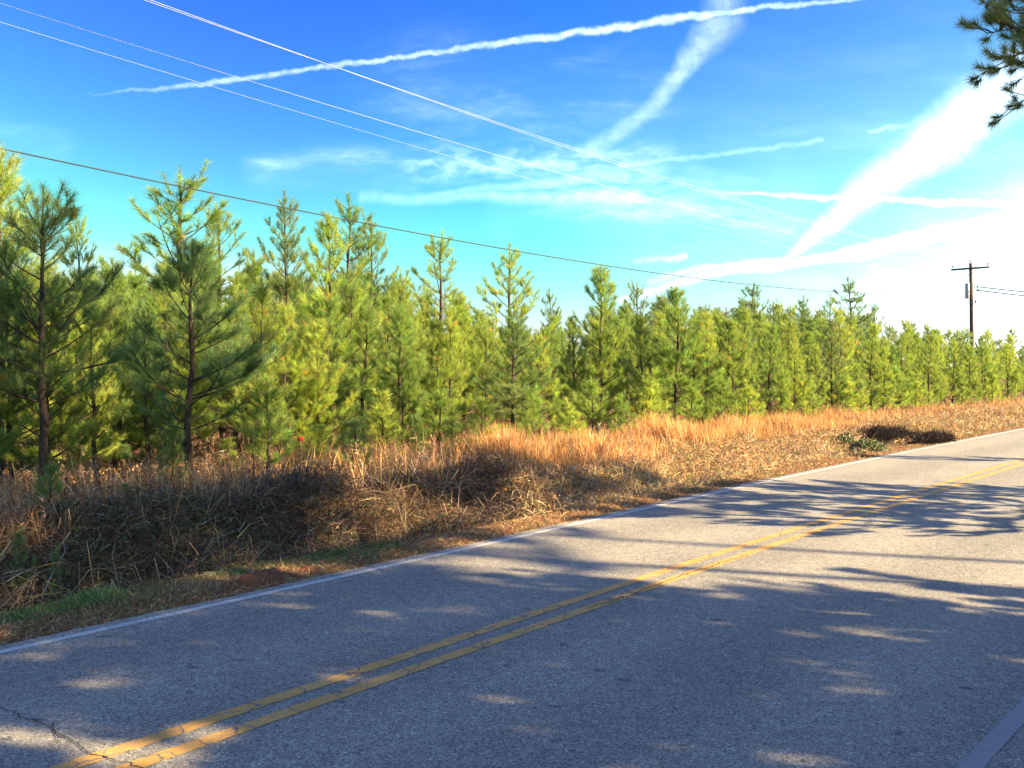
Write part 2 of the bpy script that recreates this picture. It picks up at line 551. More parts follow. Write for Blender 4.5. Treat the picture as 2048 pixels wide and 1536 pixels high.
def build_ground():
    s = np.concatenate([[-900, -500, -250, -120, -60, -35], np.arange(-22, 45, .22), np.arange(45, 110, .9), [120, 150, 200, 300, 500, 900, 1600]])
    e = np.concatenate([[-900, -500, -250, -120, -60, -35], np.arange(-22, -9.5, .8), np.arange(-9.5, -6.2, .12), [-5.5, -4, -2, -1, 0, .10], np.arange(.131, 6, .11), np.arange(6, 22, .5), [25, 30, 40, 60, 90, 140, 250, 500, 1000, 1800]])
    S, E_ = np.meshgrid(s, e, indexing='ij')
    Z = terrain(S, E_)
    X, Y = XY(S, Wn(S) + E_)
    V = np.stack([X, Y, Z], -1).reshape(-1, 3)
    ns, ne = len(s), len(e)
    i = np.arange(ns - 1)[:, None] * ne + np.arange(ne - 1)[None]
    Q = np.stack([i, i + ne, i + ne + 1, i + 1], -1).reshape(-1, 4)
    # ground colours: straw, clay, leaf litter by distance from the road
    M = Mat('ground_soil')
    P = M.pos()
    sub = M.n('ShaderNodeVectorMath', operation='DOT_PRODUCT'); M.L.new(P, sub.inputs[0]); sub.inputs[1].default_value = (NR[0], NR[1], 0)
    n_ = sub.outputs['Value']
    f = M.noise(7, 8, .7, P); f2 = M.noise(.8, 5, .6, P); f3 = M.noise(60, 3, .7, P)
    soil = M.ramp(f, [(0.25, (0.045, 0.028, 0.016)), (0.5, (0.15, 0.085, 0.045)), (0.75, (0.30, 0.19, 0.10))])
    litter = M.ramp(f3, [(0.3, (0.05, 0.03, 0.018)), (0.55, (0.20, 0.12, 0.06)), (0.8, (0.36, 0.25, 0.14))])
    c = M.mix(M.mr(f2, .4, .6), soil, litter)
    vergec = M.ramp(f3, [(0.25, (0.055, 0.03, 0.018)), (0.5, (0.18, 0.10, 0.05)), (0.8, (0.32, 0.22, 0.12))])
    c = M.mix(M.mr(n_, 9.0, 10.0), vergec, c)
    M.base(c); M.set(.95, .1); M.bump(M.math('ADD', f, f3), .8, .03)
    me = mesh_tris('ground', V, np.zeros((0, 3)), M.m, quads=Q, smooth=True)
    tag(link('ground', me), 'brown earth and leaf litter along the road and under the pines', kind='structure')


def strip(name, fa, fb, s, z, mat, ragged=0.0, seed=0, label=None):
    rs = np.random.RandomState(seed)
    A = np.stack(XY(s, fa(s) + ragged * rs.randn(len(s))), -1); B = np.stack(XY(s, fb(s) + ragged * rs.randn(len(s))), -1)
    V = np.zeros((len(s) * 2, 3)); V[0::2, :2] = A; V[1::2, :2] = B; V[:, 2] = z
    i = np.arange(len(s) - 1) * 2
    Q = np.stack([i, i + 2, i + 3, i + 1], -1)
    me = mesh_tris(name, V, np.zeros((0, 3)), mat, quads=Q)
    # make sure the sheet faces up
    if me.polygons[0].normal.z < 0: me.flip_normals()
    return tag(link(name, me), label, kind='structure')


build_ground()
s_f = np.concatenate([np.arange(-30, 40, .10), np.arange(40, 120, 1.), [150, 250, 500]])
strip('road', lambda s: RN - .36 + 0 * s, lambda s: Wn(s) + .13 + .035 * vnoise(s, 0 * s, 12, 1.3) + .03 * vnoise(s, 0 * s, 13, 6), s_f, 0.0, mat_asphalt(), .006, 1,
      'two lane asphalt road crossed by tree shadows')
Y_P = mat_paint('yellow_paint', (0.55, 0.29, 0.06), .40)
W_P = mat_paint('white_paint', (0.58, 0.55, 0.47), .55, (0.3, 0.29, 0.27))
s_l = np.concatenate([np.arange(-30, 60, .12), np.arange(60, 500, 5.)])
strip('yellow_line', lambda s: Cn(s) + .070, lambda s: Cn(s) + .190, s_l, .004, Y_P, .0025, 2, 'far stripe of the double yellow centre line')
strip('yellow_line', lambda s: Cn(s) - .190, lambda s: Cn(s) - .070, s_l, .004, Y_P, .0025, 3, 'near stripe of the double yellow centre line')
strip('white_line', lambda s: Wn(s) - .10, lambda s: Wn(s) - .01, s_l, .004, W_P, .003, 4, 'thin white edge line beside the grassy bank')
strip('white_line', lambda s: RN - .055 + 0 * s, lambda s: RN + .055 + 0 * s, s_l, .004, mat_paint('worn_white_paint', (0.34, 0.325, 0.28), 1.0, (0.2, 0.19, 0.18)), .0025, 5, 'worn white edge line at the near side of the road')


def P3(x, y, Y):
    """world point seen at photo pixel (x, y) when it stands at depth Y"""
    return np.array([(x - 1024) / F * Y, Y, EYE + (HOR - y) / F * Y])


def on_ground(x, e):
    """world point on the ground under photo column x at distance e beyond the far white line"""
    k = (x - 1024) / F
    Y = 10.0
    for _ in range(30):
        s, n = SN(k * Y, Y)
        Y += (Wn(s) + e - n) / (NR[0] * k + NR[1])
    return np.array([k * Y, Y, float(gz(k * Y, Y))])


def gp(x, y):
    Y = F * EYE / (y - HOR)
    return ((x - 1024) / F * Y, Y)


# cracks in the asphalt
def crack(pts, w, label, seed):
    rs = np.random.RandomState(seed)
    pts = np.array([gp(*p) for p in pts])
    d = np.r_[0, np.cumsum(np.linalg.norm(np.diff(pts, axis=0), axis=1))]
    t = np.arange(0, d[-1], .022)
    x = np.interp(t, d, pts[:, 0]); y = np.interp(t, d, pts[:, 1])
    j = np.cumsum(rs.randn(len(t), 2) * .007, axis=0); j -= np.linspace(0, 1, len(t))[:, None] * j[-1]
    j += rs.randn(len(t), 2) * .004
    p = np.stack([x, y], -1) + j
    tn = np.gradient(p, axis=0); tn /= np.linalg.norm(tn, axis=1)[:, None] + 1e-9
    nn = np.stack([-tn[:, 1], tn[:, 0]], -1)
    ww = w * np.clip(.6 + .7 * rs.rand(len(t)), .2, 2)[:, None]
    V = np.zeros((len(t) * 2, 3)); V[0::2, :2] = p + nn * ww; V[1::2, :2] = p - nn * ww; V[:, 2] = .008
    i = np.arange(len(t) - 1) * 2
    me = mesh_tris('road_crack', V, np.zeros((0, 3)), CRK, quads=np.stack([i, i + 2, i + 3, i + 1], -1))
    if me.polygons[0].normal.z < 0: me.flip_normals()
    tag(link('road_crack', me), label, kind='structure')


CRK = simple('crack_dark', (0.012, 0.012, 0.014), .95)  # near-black colour of the cracks and the tar seam
crack([(-30, 1408), (30, 1428), (75, 1447), (105, 1470), (150, 1500), (190, 1520), (250, 1536), (300, 1560)], .0032, 'jagged crack running across the far lane', 1)
crack([(105, 1450), (100, 1475), (108, 1490)], .003, 'short branch of the crack in the far lane', 2)
crack([(1175, 1218), (1260, 1190), (1350, 1160), (1450, 1128), (1500, 1112)], .0045, 'tar seam between the yellow lines', 3)

# ------------------------------------------------------------------ ribbons (grass, stalks, leaves) as one mesh per stuff
def ribbons(base, dirv, length, width, droop, colors, rs, curl=None):
    """curved two-segment blades"""
    N_ = len(base)
    dirv = dirv / (np.linalg.norm(dirv, axis=1)[:, None] + 1e-9)
    side = np.cross(dirv, rs.randn(N_, 3)); side /= np.linalg.norm(side, axis=1)[:, None] + 1e-9
    L_ = length[:, None]; w = width[:, None]
    mid = base + dirv * L_ * .55
    bend = rs.randn(N_, 3) * .6; bend[:, 2] = -1.0
    tip = mid + (dirv + bend * droop[:, None]) * L_ * .45
    V = np.stack([base - side * w, base + side * w, mid + side * w * .8, mid - side * w * .8, tip], 1).reshape(-1, 3)
    i = np.arange(N_)[:, None] * 5
    T = np.concatenate([i + [0, 1, 2], i + [0, 2, 3], i + [3, 2, 4]], 1).reshape(-1, 3)
    C_ = np.repeat(colors, 5, axis=0)
    return V, T, C_


def leaf_quads(pos, size, colors, rs):
    N_ = len(pos)
    a = rs.randn(N_, 3); a /= np.linalg.norm(a, axis=1)[:, None]
    b = np.cross(a, rs.randn(N_, 3)); b /= np.linalg.norm(b, axis=1)[:, None]
    s = size[:, None]
    V = np.stack([pos - a * s, pos + b * s * .45, pos + a * s, pos - b * s * .45], 1).reshape(-1, 3)
    i = np.arange(N_)[:, None] * 4
    T = np.concatenate([i + [0, 1, 2], i + [0, 2, 3]], 1).reshape(-1, 3)
    return V, T, np.repeat(colors, 4, axis=0)


def merge(parts):
    V, T, C_ = [], [], []; k = 0
    for v, t, c in parts:
        V.append(v); T.append(t + k); C_.append(c); k += len(v)
    return np.concatenate(V), np.concatenate(T), np.concatenate(C_)


def palette(rs, N_, cols, weights=None, jitter=.18):
    cols = np.array(cols); idx = rs.choice(len(cols), N_, p=weights)
    c = cols[idx] * np.exp(rs.randn(N_, 1) * jitter)
    return np.clip(c * (1 + rs.randn(N_, 3) * .05), 0.004, 1)


def scatter(rs, n, s0, s1, e0, e1, near=9.0, dens=None):
    """positions in view, thinned with distance"""
    out = []
    tot = 0
    while tot < n:
        s = rs.uniform(s0, s1, n * 2); e = rs.uniform(e0, e1, n * 2)
        x, y = XY(s, Wn(s) + e)
        keep = (y > 3) & (np.abs(x / np.maximum(y, .1)) < .70)
        p = np.minimum(1, (near / np.maximum(y, 1)) ** 1.7)
        if dens is not None: p = p * dens(s, e, x, y)
        keep &= rs.rand(len(s)) < p
        out.append(np.stack([x, y, s, e], -1)[keep]); tot += keep.sum()
    a = np.concatenate(out)[:n]
    return a[:, 0], a[:, 1], a[:, 2], a[:, 3]


RED = [(.30, .13, .055), (.38, .19, .085), (.22, .10, .05)]
ORANGE = [(.54, .24, .07), (.60, .31, .10), (.46, .19, .055), (.62, .40, .17)]
TAN = [(.52, .39, .20), (.60, .48, .27), (.42, .29, .14), (.34, .22, .11)]
PINK = [(.42, .26, .17), (.50, .33, .22), (.30, .17, .11), (.22, .12, .075)]
GREEN = [(.10, .15, .03), (.14, .20, .04), (.08, .12, .03), (.20, .24, .06)]
DARKB = [(.07, .042, .026), (.12, .072, .042), (.045, .03, .02), (.19, .12, .065)]


HX, HY = gp(1845, 884)


def hollow(x, y):
    """0 inside the dark hollow of the bank, 1 elsewhere"""
    a, b = SN(x, y); a0, b0 = SN(HX, HY)
    q = ((a - a0 - .3) / 1.9) ** 2 + ((b - b0 - .6) / 1.0) ** 2
    return np.where(q < 1, 0.0, 1.0)


def field_grass():
    rs = np.random.RandomState(21)
    # tall orange bluestem on the bank top from the middle of the frame to the right
    def dens(s, e, x, y):
        patch = np.clip(.15 + 1.6 * (vnoise(s, e, 31, .5) + .3) + 1.8 * vnoise(s, e, 37, 2.4), 0.05, 1)
        px = x / y * F + 1024
        band = sm(e, 2.4, 3.3) * (1 - sm(e, 4.6, 6.2) * .93) * hollow(x, y)
        return patch * band * (.10 + .90 * sm(px, 900, 1080)) * (1 - .65 * sm(px, 1600, 1900))
    x, y, s, e = scatter(rs, 62000, -8, 75, 2.4, 14, 16, dens)
    N_ = len(x)
    base = np.stack([x, y, gz(x, y)], -1)
    h = rs.uniform(.3, .72, N_) * (1 + .9 * vnoise(s, e, 33, .8) + .8 * vnoise(s, e, 38, 2.6)) * (1 - .55 * sm(e, 4.8, 6.5))
    h *= 1 - .4 * sm(x / y * F + 1024, 1550, 1850)
    dirv = np.stack([rs.randn(N_) * .2 - .10 + .5 * vnoise(s, e, 39, 2.4), rs.randn(N_) * .2 + .5 * vnoise(s, e, 40, 2.4), np.ones(N_)], -1)
    w = (.0022 + .00018 * y)
    V1 = ribbons(base, dirv, h, w, rs.uniform(.0, .45, N_), palette(rs, N_, ORANGE + TAN[:1]) * (.8 + .5 * np.clip(vnoise(s, e, 36, .9) + .5, 0, 1))[:, None], rs)
    me = mesh_tris('tall_dry_grass', *V1[:2], STRAW, V1[2])
    tag(link('tall_dry_grass', me), 'tall orange bluestem grass standing on the bank in front of the pines', 'grass', kind='stuff')


def field_weeds():
    rs = np.random.RandomState(22)
    # dead pinkish weeds in the field at the left: stalks with many fine side twigs
    def dens(s, e, x, y):
        px = x / y * F + 1024
        return hollow(x, y) * (1 - .75 * sm(px, 950, 1250)) * np.clip(.4 + 1.6 * (vnoise(s, e, 35, .7) + .35), .1, 1)
    x, y, s, e = scatter(rs, 6200, -14, 70, 3.0, 15, 15, dens)
    N_ = len(x)
    base = np.stack([x, y, gz(x, y)], -1)
    h = rs.uniform(.22, .62, N_) * (1 - .3 * sm(e, 5.5, 8)) * np.where(rs.rand(N_) < .06, 1.5, 1)
    up = np.stack([rs.randn(N_) * .13, rs.randn(N_) * .13, np.ones(N_)], -1)
    up /= np.linalg.norm(up, axis=1)[:, None]
    w = (.0022 + .00015 * y)
    c0 = palette(rs, N_, PINK + RED + TAN[2:])
    parts = [ribbons(base, up, h, w * 1.3, rs.uniform(0, .2, N_), c0 * .8, rs)]
    k = 15
    idx = np.repeat(np.arange(N_), k)
    t = rs.uniform(.3, 1.0, len(idx))
    b2 = base[idx] + up[idx] * (h[idx] * t * .92)[:, None]
    d2 = rs.randn(len(idx), 3) * .8 + up[idx] * 1.1
    l2 = h[idx] * rs.uniform(.10, .28, len(idx))
    parts.append(ribbons(b2, d2, l2, w[idx] * .9, rs.uniform(0, .5, len(idx)), c0[idx] * np.exp(rs.randn(len(idx), 1) * .25), rs))
    # seed heads and clinging leaves
    m_ = rs.rand(len(idx)) < .55
    tips = (b2 + d2 / np.linalg.norm(d2, axis=1)[:, None] * l2[:, None])[m_]
    parts.append(leaf_quads(tips, rs.uniform(.008, .02, m_.sum()) * (.7 + y[idx][m_] * .03), palette(rs, m_.sum(), PINK + TAN + RED[:1]), rs))
    # matted straw under them
    x, y, s, e = scatter(rs, 90000, -14, 75, 2.2, 20, 13)
    n2 = len(x)
    base = np.stack([x, y, gz(x, y) + rs.uniform(0, .12, n2)], -1)
    d = rs.randn(n2, 3); d[:, 2] = np.abs(d[:, 2]) * .6 + .1
    px = x / y * F + 1024
    cc = palette(rs, n2, PINK + TAN + RED)
    parts.append(ribbons(base, d, rs.uniform(.12, .42, n2), .0022 + .00016 * y, rs.uniform(0, .9, n2), cc, rs))
    V, T, C_ = merge(parts)
    tag(link('dead_weeds', mesh_tris('dead_weeds', V, T, STRAW, C_)), 'dead brown weeds and straw filling the field between the pines', 'weeds', kind='stuff')


def bank_tangle():
    rs = np.random.RandomState(23)
    def dens(s, e, x, y):
        vw = .98 - .48 * sm(s, 4, 12)
        return sm(e, vw - .05, vw + .35) * (1 - sm(e, 3.6, 4.8)) * hollow(x, y)
    x, y, s, e = scatter(rs, 125000, -14, 80, .5, 4.8, 12, dens)
    N_ = len(x)
    px = x / y * F + 1024
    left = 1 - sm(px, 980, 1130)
    lump = np.clip(vnoise(s, e, 41, .9) + .5 * vnoise(s, e, 42, 2.2) + .35, 0, 1)
    hgt = (.08 + (.26 + .42 * left) * lump)
    hgt = hgt * (1 - .65 * sm(e, 2.6, 3.8))
    lift = rs.rand(N_) ** 1.2 * hgt
    base = np.stack([x, y, gz(x, y) + lift], -1)
    d = rs.randn(N_, 3); d[:, 2] = rs.randn(N_) * .55 + .45
    lc = palette(rs, N_, DARKB + DARKB + PINK[2:] + TAN[3:] + GREEN[:1])  # dead growth's dark browns, weighted up for the shade on this bank
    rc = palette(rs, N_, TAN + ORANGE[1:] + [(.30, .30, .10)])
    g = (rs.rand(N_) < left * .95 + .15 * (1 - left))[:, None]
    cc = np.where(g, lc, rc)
    cc = np.where(g & (left > .5)[:, None], cc * .8, cc)  # left side darkened again, its shade put into the colour
    ln = rs.uniform(.12, .42, N_) * (.8 + .2 * left)
    parts = [ribbons(base, d, ln, .0020 + .00017 * y, rs.uniform(0, 1.1, N_), cc, rs)]
    # long arching canes
    x, y, s, e = scatter(rs, 2600, -14, 60, .9, 4.4, 12, dens)
    n2 = len(x)
    base = np.stack([x, y, gz(x, y)], -1)
    d = rs.randn(n2, 3) * .7; d[:, 2] = np.abs(d[:, 2]) + .7
    parts.append(ribbons(base, d, rs.uniform(.5, 1.1, n2), .0025 + .00012 * y, rs.uniform(.4, 1.5, n2), palette(rs, n2, TAN + PINK), rs))
    # small leaves: honeysuckle green and dry tan
    x, y, s, e = scatter(rs, 60000, -14, 70, .8, 4.8, 11, dens)
    n3 = len(x)
    lump = np.clip(vnoise(s, e, 41, .9) + .5 * vnoise(s, e, 42, 2.2) + .35, 0, 1)
    px = x / y * F + 1024; left = 1 - sm(px, 980, 1130)
    pos = np.stack([x, y, gz(x, y) + rs.rand(n3) ** .6 * (.14 + (.30 + .22 * left) * lump)], -1)
    green = (vnoise(s, e, 44, 1.1) > .12) & (rs.rand(n3) < .75)
    cc = np.where(green[:, None], palette(rs, n3, GREEN), np.where((left > .5)[:, None], palette(rs, n3, DARKB + PINK[2:]), palette(rs, n3, TAN + DARKB + PINK)))  # left leaves take darker browns, partly for the bank's shade
    parts.append(leaf_quads(pos, rs.uniform(.010, .026, n3) * (.8 + .02 * y), cc, rs))
    V, T, C_ = merge(parts)
    tag(link('bank_undergrowth', mesh_tris('bank_undergrowth', V, T, LEAFM, C_)), 'matted dead grass, vines and small leaves covering the roadside bank', 'undergrowth', kind='stuff')


def verge_grass():
    rs = np.random.RandomState(24)
    def dens(s, e, x, y):
        vw = .98 - .48 * sm(s, 4, 12)
        return (1 - sm(e, vw - .1, vw + .25)) * (.45 + .55 * sm(e, .2, .5)) * np.clip(.5 + 1.6 * (vnoise(s, e, 51, 1.6) + .3), .12, 1)
    x, y, s, e = scatter(rs, 60000, -14, 60, .12, 1.6, 9, dens)
    N_ = len(x)
    base = np.stack([x, y, gz(x, y)], -1)
    d = rs.randn(N_, 3); d[:, 2] = np.abs(rs.randn(N_)) * .5 + .18
    gm = ((vnoise(s, e, 52, 1.3) + .2 * rs.randn(N_) + .30 * (sm(e, .3, .9) - .8)) > .22)[:, None]
    cc = np.where(gm, palette(rs, N_, GREEN + TAN[2:3]), palette(rs, N_, TAN + RED + RED))
    parts = [ribbons(base, d, rs.uniform(.03, .11, N_), .0016 + .00014 * y, rs.uniform(0, .8, N_), cc, rs)]
    # taller fresh green grass at the ditch edge on the left
    n2 = 3000
    px = rs.uniform(-60, 520, n2); px = np.where(rs.rand(n2) < .55, rs.uniform(-60, 250, n2), px)
    ee = .86 + .10 * rs.randn(n2)
    pts = np.array([on_ground(a, b) for a, b in zip(px, ee)])
    d = rs.randn(n2, 3) * .5; d[:, 2] = 1.0; d[:, 0] -= .2
    hh = rs.uniform(.04, .20, n2) * (.3 + .9 * np.clip(vnoise(px * .02, px * 0, 55, 1) + .5, 0, 1)) * np.where(px > 260, .6, 1)
    parts.append(ribbons(pts, d, hh, np.full(n2, .0035), rs.uniform(.1, 1.0, n2), palette(rs, n2, [(.16, .24, .06), (.24, .32, .09), (.12, .20, .06), (.36, .36, .14)]), rs))
    V, T, C_ = merge(parts)
    tag(link('verge_grass', mesh_tris('verge_grass', V, T, STRAW, C_)), 'short grass and pine straw along the far edge of the road', 'grass', kind='stuff')


field_grass(); field_weeds(); bank_tangle(); verge_grass()


def dirt_mound():
    """red clay scraped up on the verge"""
    M = Mat('red_clay')
    P = M.pos(); f = M.noise(30, 6, .75, P); f2 = M.noise(5, 5, .6, P)
    M.base(M.mix(f2, M.ramp(f, [(0.3, (0.07, 0.024, 0.012)), (0.7, (0.34, 0.12, 0.05))]), (0.17, 0.075, 0.038))); M.set(.95, .1); M.bump(f, .9, .03)
    ss = np.linspace(0, 1, 90); ee = np.linspace(0, 1, 26)
    a = on_ground(375, .5); b = on_ground(680, .4)
    s0 = SN(a[0], a[1])[0]; s1 = SN(b[0], b[1])[0]
    S, E_ = np.meshgrid(ss, ee, indexing='ij')
    s = s0 + (s1 - s0) * S
    wid = .20 + .14 * np.sin(np.pi * S) ** .6
    e = .20 + E_ * (wid + .20)
    k = np.sin(np.pi * np.clip(S, 0, 1)) ** .7 * np.sin(np.pi * E_) ** .8
    z = terrain(s, e) - .03 + k * (.05 + .07 * (vnoise(s, e, 61, 5) + .3) + .05 * vnoise(s, e, 62, 14))
    X, Y = XY(s, Wn(s) + e)
    i = np.arange(89)[:, None] * 26 + np.arange(25)[None]
    Q = np.stack([i, i + 26, i + 27, i + 1], -1).reshape(-1, 4)
    me = mesh_tris('clay_mound', np.stack([X, Y, z], -1), np.zeros((0, 3)), M.m, quads=Q, smooth=True)
    tag(link('clay_mound', me), 'low mound of red clay beside the white line', 'dirt mound')


dirt_mound()

# ------------------------------------------------------------------ pines
def grow_pine(seed, H, cb, R, nl, nw, dens, twiggy=1.0, girth=1.0, whorl=.42, asc=(18, 58), bare=3, clump=1.0, lean=.0, sides=6):
    """returns (wood mesh data, needle arrays). cb = crown base height, R = crown radius, nl/nw needle length/width"""
    rs = np.random.RandomState(seed)
    tb = Tubes()
    k = 9
    zz = np.linspace(0, H, k)
    off = np.cumsum(rs.randn(k, 2) * H * .006, axis=0); off[0] = 0
    off[:, 0] += lean * zz
    tp = np.stack([off[:, 0], off[:, 1], zz], -1)
    r0 = (.018 + .0105 * H) * girth
    tb.tube(tp, np.interp(zz / H, [0, .04, .5, .9, 1], [r0 * 1.25, r0, r0 * .62, r0 * .2, .006]), max(sides, 6))
    def trunk(z): return np.array([np.interp(z, zz, tp[:, 0]), np.interp(z, zz, tp[:, 1]), z])
    shoots = []                                   # (p0, p1, weight)
    def add_shoots(path, frac):
        m_ = len(path)
        st = int((m_ - 1) * (1 - frac))
        for q in range(st, m_ - 1): shoots.append((path[q], path[q + 1]))
    z = cb
    leader = min(1.0, H * .15)
    while z < H - leader * .55:
        t = (z - cb) / (H - cb)
        prof = (1 - t) ** .82 * min(1, .72 + t * 1.7) + .05
        nb = rs.randint(4, 7)
        a0 = rs.rand() * 6.28
        for q in range(nb):
            a = a0 + q * 6.283 / nb + rs.randn() * .25
            L_ = R * prof * rs.uniform(.55, 1.3)
            el = rad(asc[0] + (asc[1] - asc[0]) * t + rs.randn() * 6)
            zz0 = z + rs.randn() * .07
            p = trunk(zz0)
            m_ = 7
            path = [p]
            step = L_ / (m_ - 1)
            aa = a
            for w in range(m_ - 1):
                e_ = el + (rad(38) * (w / (m_ - 1)) ** 1.6) * (1.1 - .5 * t)
                aa += rs.randn() * .06
                p = p + step * np.array([math.cos(aa) * math.cos(e_), math.sin(aa) * math.cos(e_), math.sin(e_)])
                path.append(p)
            path = np.array(path)
            rb = .006 + .0075 * L_
            tb.tube(path, np.linspace(rb, .003, m_), 4 if sides <= 6 else 5, cap=False)
            add_shoots(path, .5 if L_ > .7 else .85)
            ntw = int((2 + L_ * 4.2) * twiggy)
            for w in range(ntw):
                f = rs.uniform(.28, .95)
                fi = f * (m_ - 1); i0 = int(fi); q0 = path[i0] + (path[i0 + 1] - path[i0]) * (fi - i0)
                ax = path[i0 + 1] - path[i0]; ax = ax / np.linalg.norm(ax)
                side = np.cross(ax, [0, 0, 1.0]); side /= np.linalg.norm(side) + 1e-9
                sg = 1 if w % 2 else -1
                dv = ax * .75 + side * sg * rs.uniform(.45, .9) + np.array([0, 0, rs.uniform(-.05, .4)])
                dv /= np.linalg.norm(dv)
                l2 = (.18 + .33 * L_ * (1.05 - f)) * rs.uniform(.7, 1.2)
                q1 = q0 + dv * l2 * .5; dv2 = dv + np.array([0, 0, .38]); dv2 /= np.linalg.norm(dv2)
                q2 = q1 + dv2 * l2 * .5
                tp2 = np.array([q0, q1, q2])
                tb.tube(tp2, [.005, .004, .0025], 3, cap=False)
                shoots.append((q0 * .35 + q1 * .65, q1)); shoots.append((q1, q2))
                if l2 > .38:
                    for sg2 in (-1, 1):
                        dv3 = dv2 + side * sg2 * .6; dv3 /= np.linalg.norm(dv3)
                        shoots.append((q1, q1 + dv3 * l2 * .4))
                        tb.tube(np.array([q1, q1 + dv3 * l2 * .4]), [.0035, .002], 3, cap=False)
        z += whorl * rs.uniform(.75, 1.2) * (1.1 - .35 * t)
    # leader and the candles around it
    top = trunk(H)
    lead0 = trunk(H - leader)
    for q in range(4): shoots.append((lead0 + (top - lead0) * q / 4, lead0 + (top - lead0) * (q + 1) / 4))
    for q in range(rs.randint(3, 6)):
        a = rs.rand() * 6.28; l3 = leader * rs.uniform(.5, .85)
        b0 = trunk(H - leader * rs.uniform(.6, 1.0))
        d1 = np.array([math.cos(a) * .75, math.sin(a) * .75, .75]); d2 = np.array([math.cos(a) * .3, math.sin(a) * .3, 1.0])
        b1 = b0 + d1 * l3 * .4; b2 = b1 + d2 * l3 * .6
        tb.tube(np.array([b0, b1, b2]), [.006, .004, .003], 3, cap=False)
        shoots.append((b0 * .4 + b1 * .6, b1)); shoots.append((b1, (b1 + b2) / 2)); shoots.append(((b1 + b2) / 2, b2))
    # dead lower limbs
    for q in range(bare):
        zb = rs.uniform(.25, .95) * cb if cb > .3 else .2
        a = rs.rand() * 6.28; l4 = R * rs.uniform(.3, .75)
        p = trunk(zb); path = [p]
        e_ = rs.uniform(-.1, .5)
        for w in range(4):
            a += rs.randn() * .25; e_ += rs.randn() * .2
            p = p + l4 / 4 * np.array([math.cos(a) * math.cos(e_), math.sin(a) * math.cos(e_), math.sin(e_)]); path.append(p)
        tb.tube(np.array(path), np.linspace(.011, .003, 5), 4, cap=False)
    # needles
    P0 = np.array([s_[0] for s_ in shoots]); P1 = np.array([s_[1] for s_ in shoots])
    ln = np.linalg.norm(P1 - P0, axis=1)
    # vary the weight of each spray a little
    wgt = ln * np.exp(rs.randn(len(ln)) * .35 * clump)
    cnt = rs.poisson(wgt * dens)
    idx = np.repeat(np.arange(len(ln)), cnt)
    n = len(idx)
    t = rs.rand(n)[:, None]
    ax = (P1 - P0)[idx]; ax /= np.linalg.norm(ax, axis=1)[:, None] + 1e-9
    base = P0[idx] + (P1 - P0)[idx] * t
    rd = rs.randn(n, 3); rd -= ax * (rd * ax).sum(1)[:, None]; rd /= np.linalg.norm(rd, axis=1)[:, None] + 1e-9
    th = np.radians(rs.uniform(16, 50, n))[:, None]
    d = ax * np.cos(th) + rd * np.sin(th)
    d[:, 2] -= .10
    L_ = (nl * rs.uniform(.65, 1.15, n))[:, None]
    sd = np.cross(d, rs.randn(n, 3)); sd /= np.linalg.norm(sd, axis=1)[:, None] + 1e-9
    tip = base + d * L_
    V = np.stack([base - sd * nw * .5, base + sd * nw * .5, tip], 1).reshape(-1, 3)
    T = np.arange(n * 3).reshape(-1, 3)
    # tone: each spray has its own green, a few are browned
    sc = np.exp(rs.randn(len(ln), 1) * .16) * np.array([1, 1, 1.0]) * (1 + rs.randn(len(ln), 3) * .07)
    br = rs.rand(len(ln)) < .008
    sc[br] = (1.9, .95, .8)
    c = sc[idx] * np.exp(rs.randn(n, 1) * .18)
    return tb, (V, T, np.repeat(c, 3, axis=0))


class Kind:
    """one grown pine: its wood and its needles, ready to be placed or copied"""
    def __init__(self, mat, **kw):
        self.H = kw['H']
        tb, nd = grow_pine(**kw)
        self.wood = tb.mesh('trunk', BARK)
        self.need = {mat.name: mesh_tris('crown', nd[0], nd[1], mat, nd[2])}
        self.mat = mat

    def crown(self, mat):
        if mat.name not in self.need:
            me = self.need[self.mat.name].copy(); me.materials[0] = mat; self.need[mat.name] = me
        return self.need[mat.name]

    def place(self, loc, h, rz, label, cat='pine tree', group=None, mat=None, wide=1.0, tilt=0.0, name='pine_tree'):
        root = empty(name, loc, rz)
        k = h / self.H
        root.scale = (k * wide, k * wide, k)
        root.rotation_euler = (tilt, 0, rz)
        link('trunk', self.wood, root)
        link('crown', self.crown(mat or self.mat), root)
        return tag(root, label, cat, group)


NEAR = [Kind(NEEDLE, seed=100 + i, H=4.6, cb=cb, R=R_, nl=.18, nw=.0048, dens=(380, 380, 520, 520)[i], whorl=.40) for i, (cb, R_) in enumerate(((1.5, 1.55), (1.25, 1.7), (.7, 1.4), (.65, 1.4)))]
MID = [Kind(NEEDLE, seed=120 + i, H=5.2, cb=cb, R=R_, nl=.18, nw=.0062, dens=285, whorl=.46, clump=1.3) for i, (cb, R_) in enumerate(((.9, 1.35), (.6, 1.6), (1.1, 1.25), (.8, 1.7), (.5, 1.45)))]
OPEN_ = [Kind(NEEDLE, seed=140 + i, H=7.0, cb=1.0, R=2.25, nl=.17, nw=.0068, dens=270, whorl=.6, twiggy=.8, clump=1.6, asc=(18, 50)) for i in range(4)]
FAR = [Kind(NEEDLE, seed=160 + i, H=5.5, cb=.5, R=1.7, nl=.20, nw=.012, dens=140, whorl=.5, sides=5) for i in range(5)]
SMALL = [Kind(NEEDLE, seed=180 + i, H=1.9, cb=.5, R=.55, nl=.17, nw=.0045, dens=480, whorl=.30, twiggy=.7, bare=1) for i in range(3)]

RSG = np.random.RandomState(77)


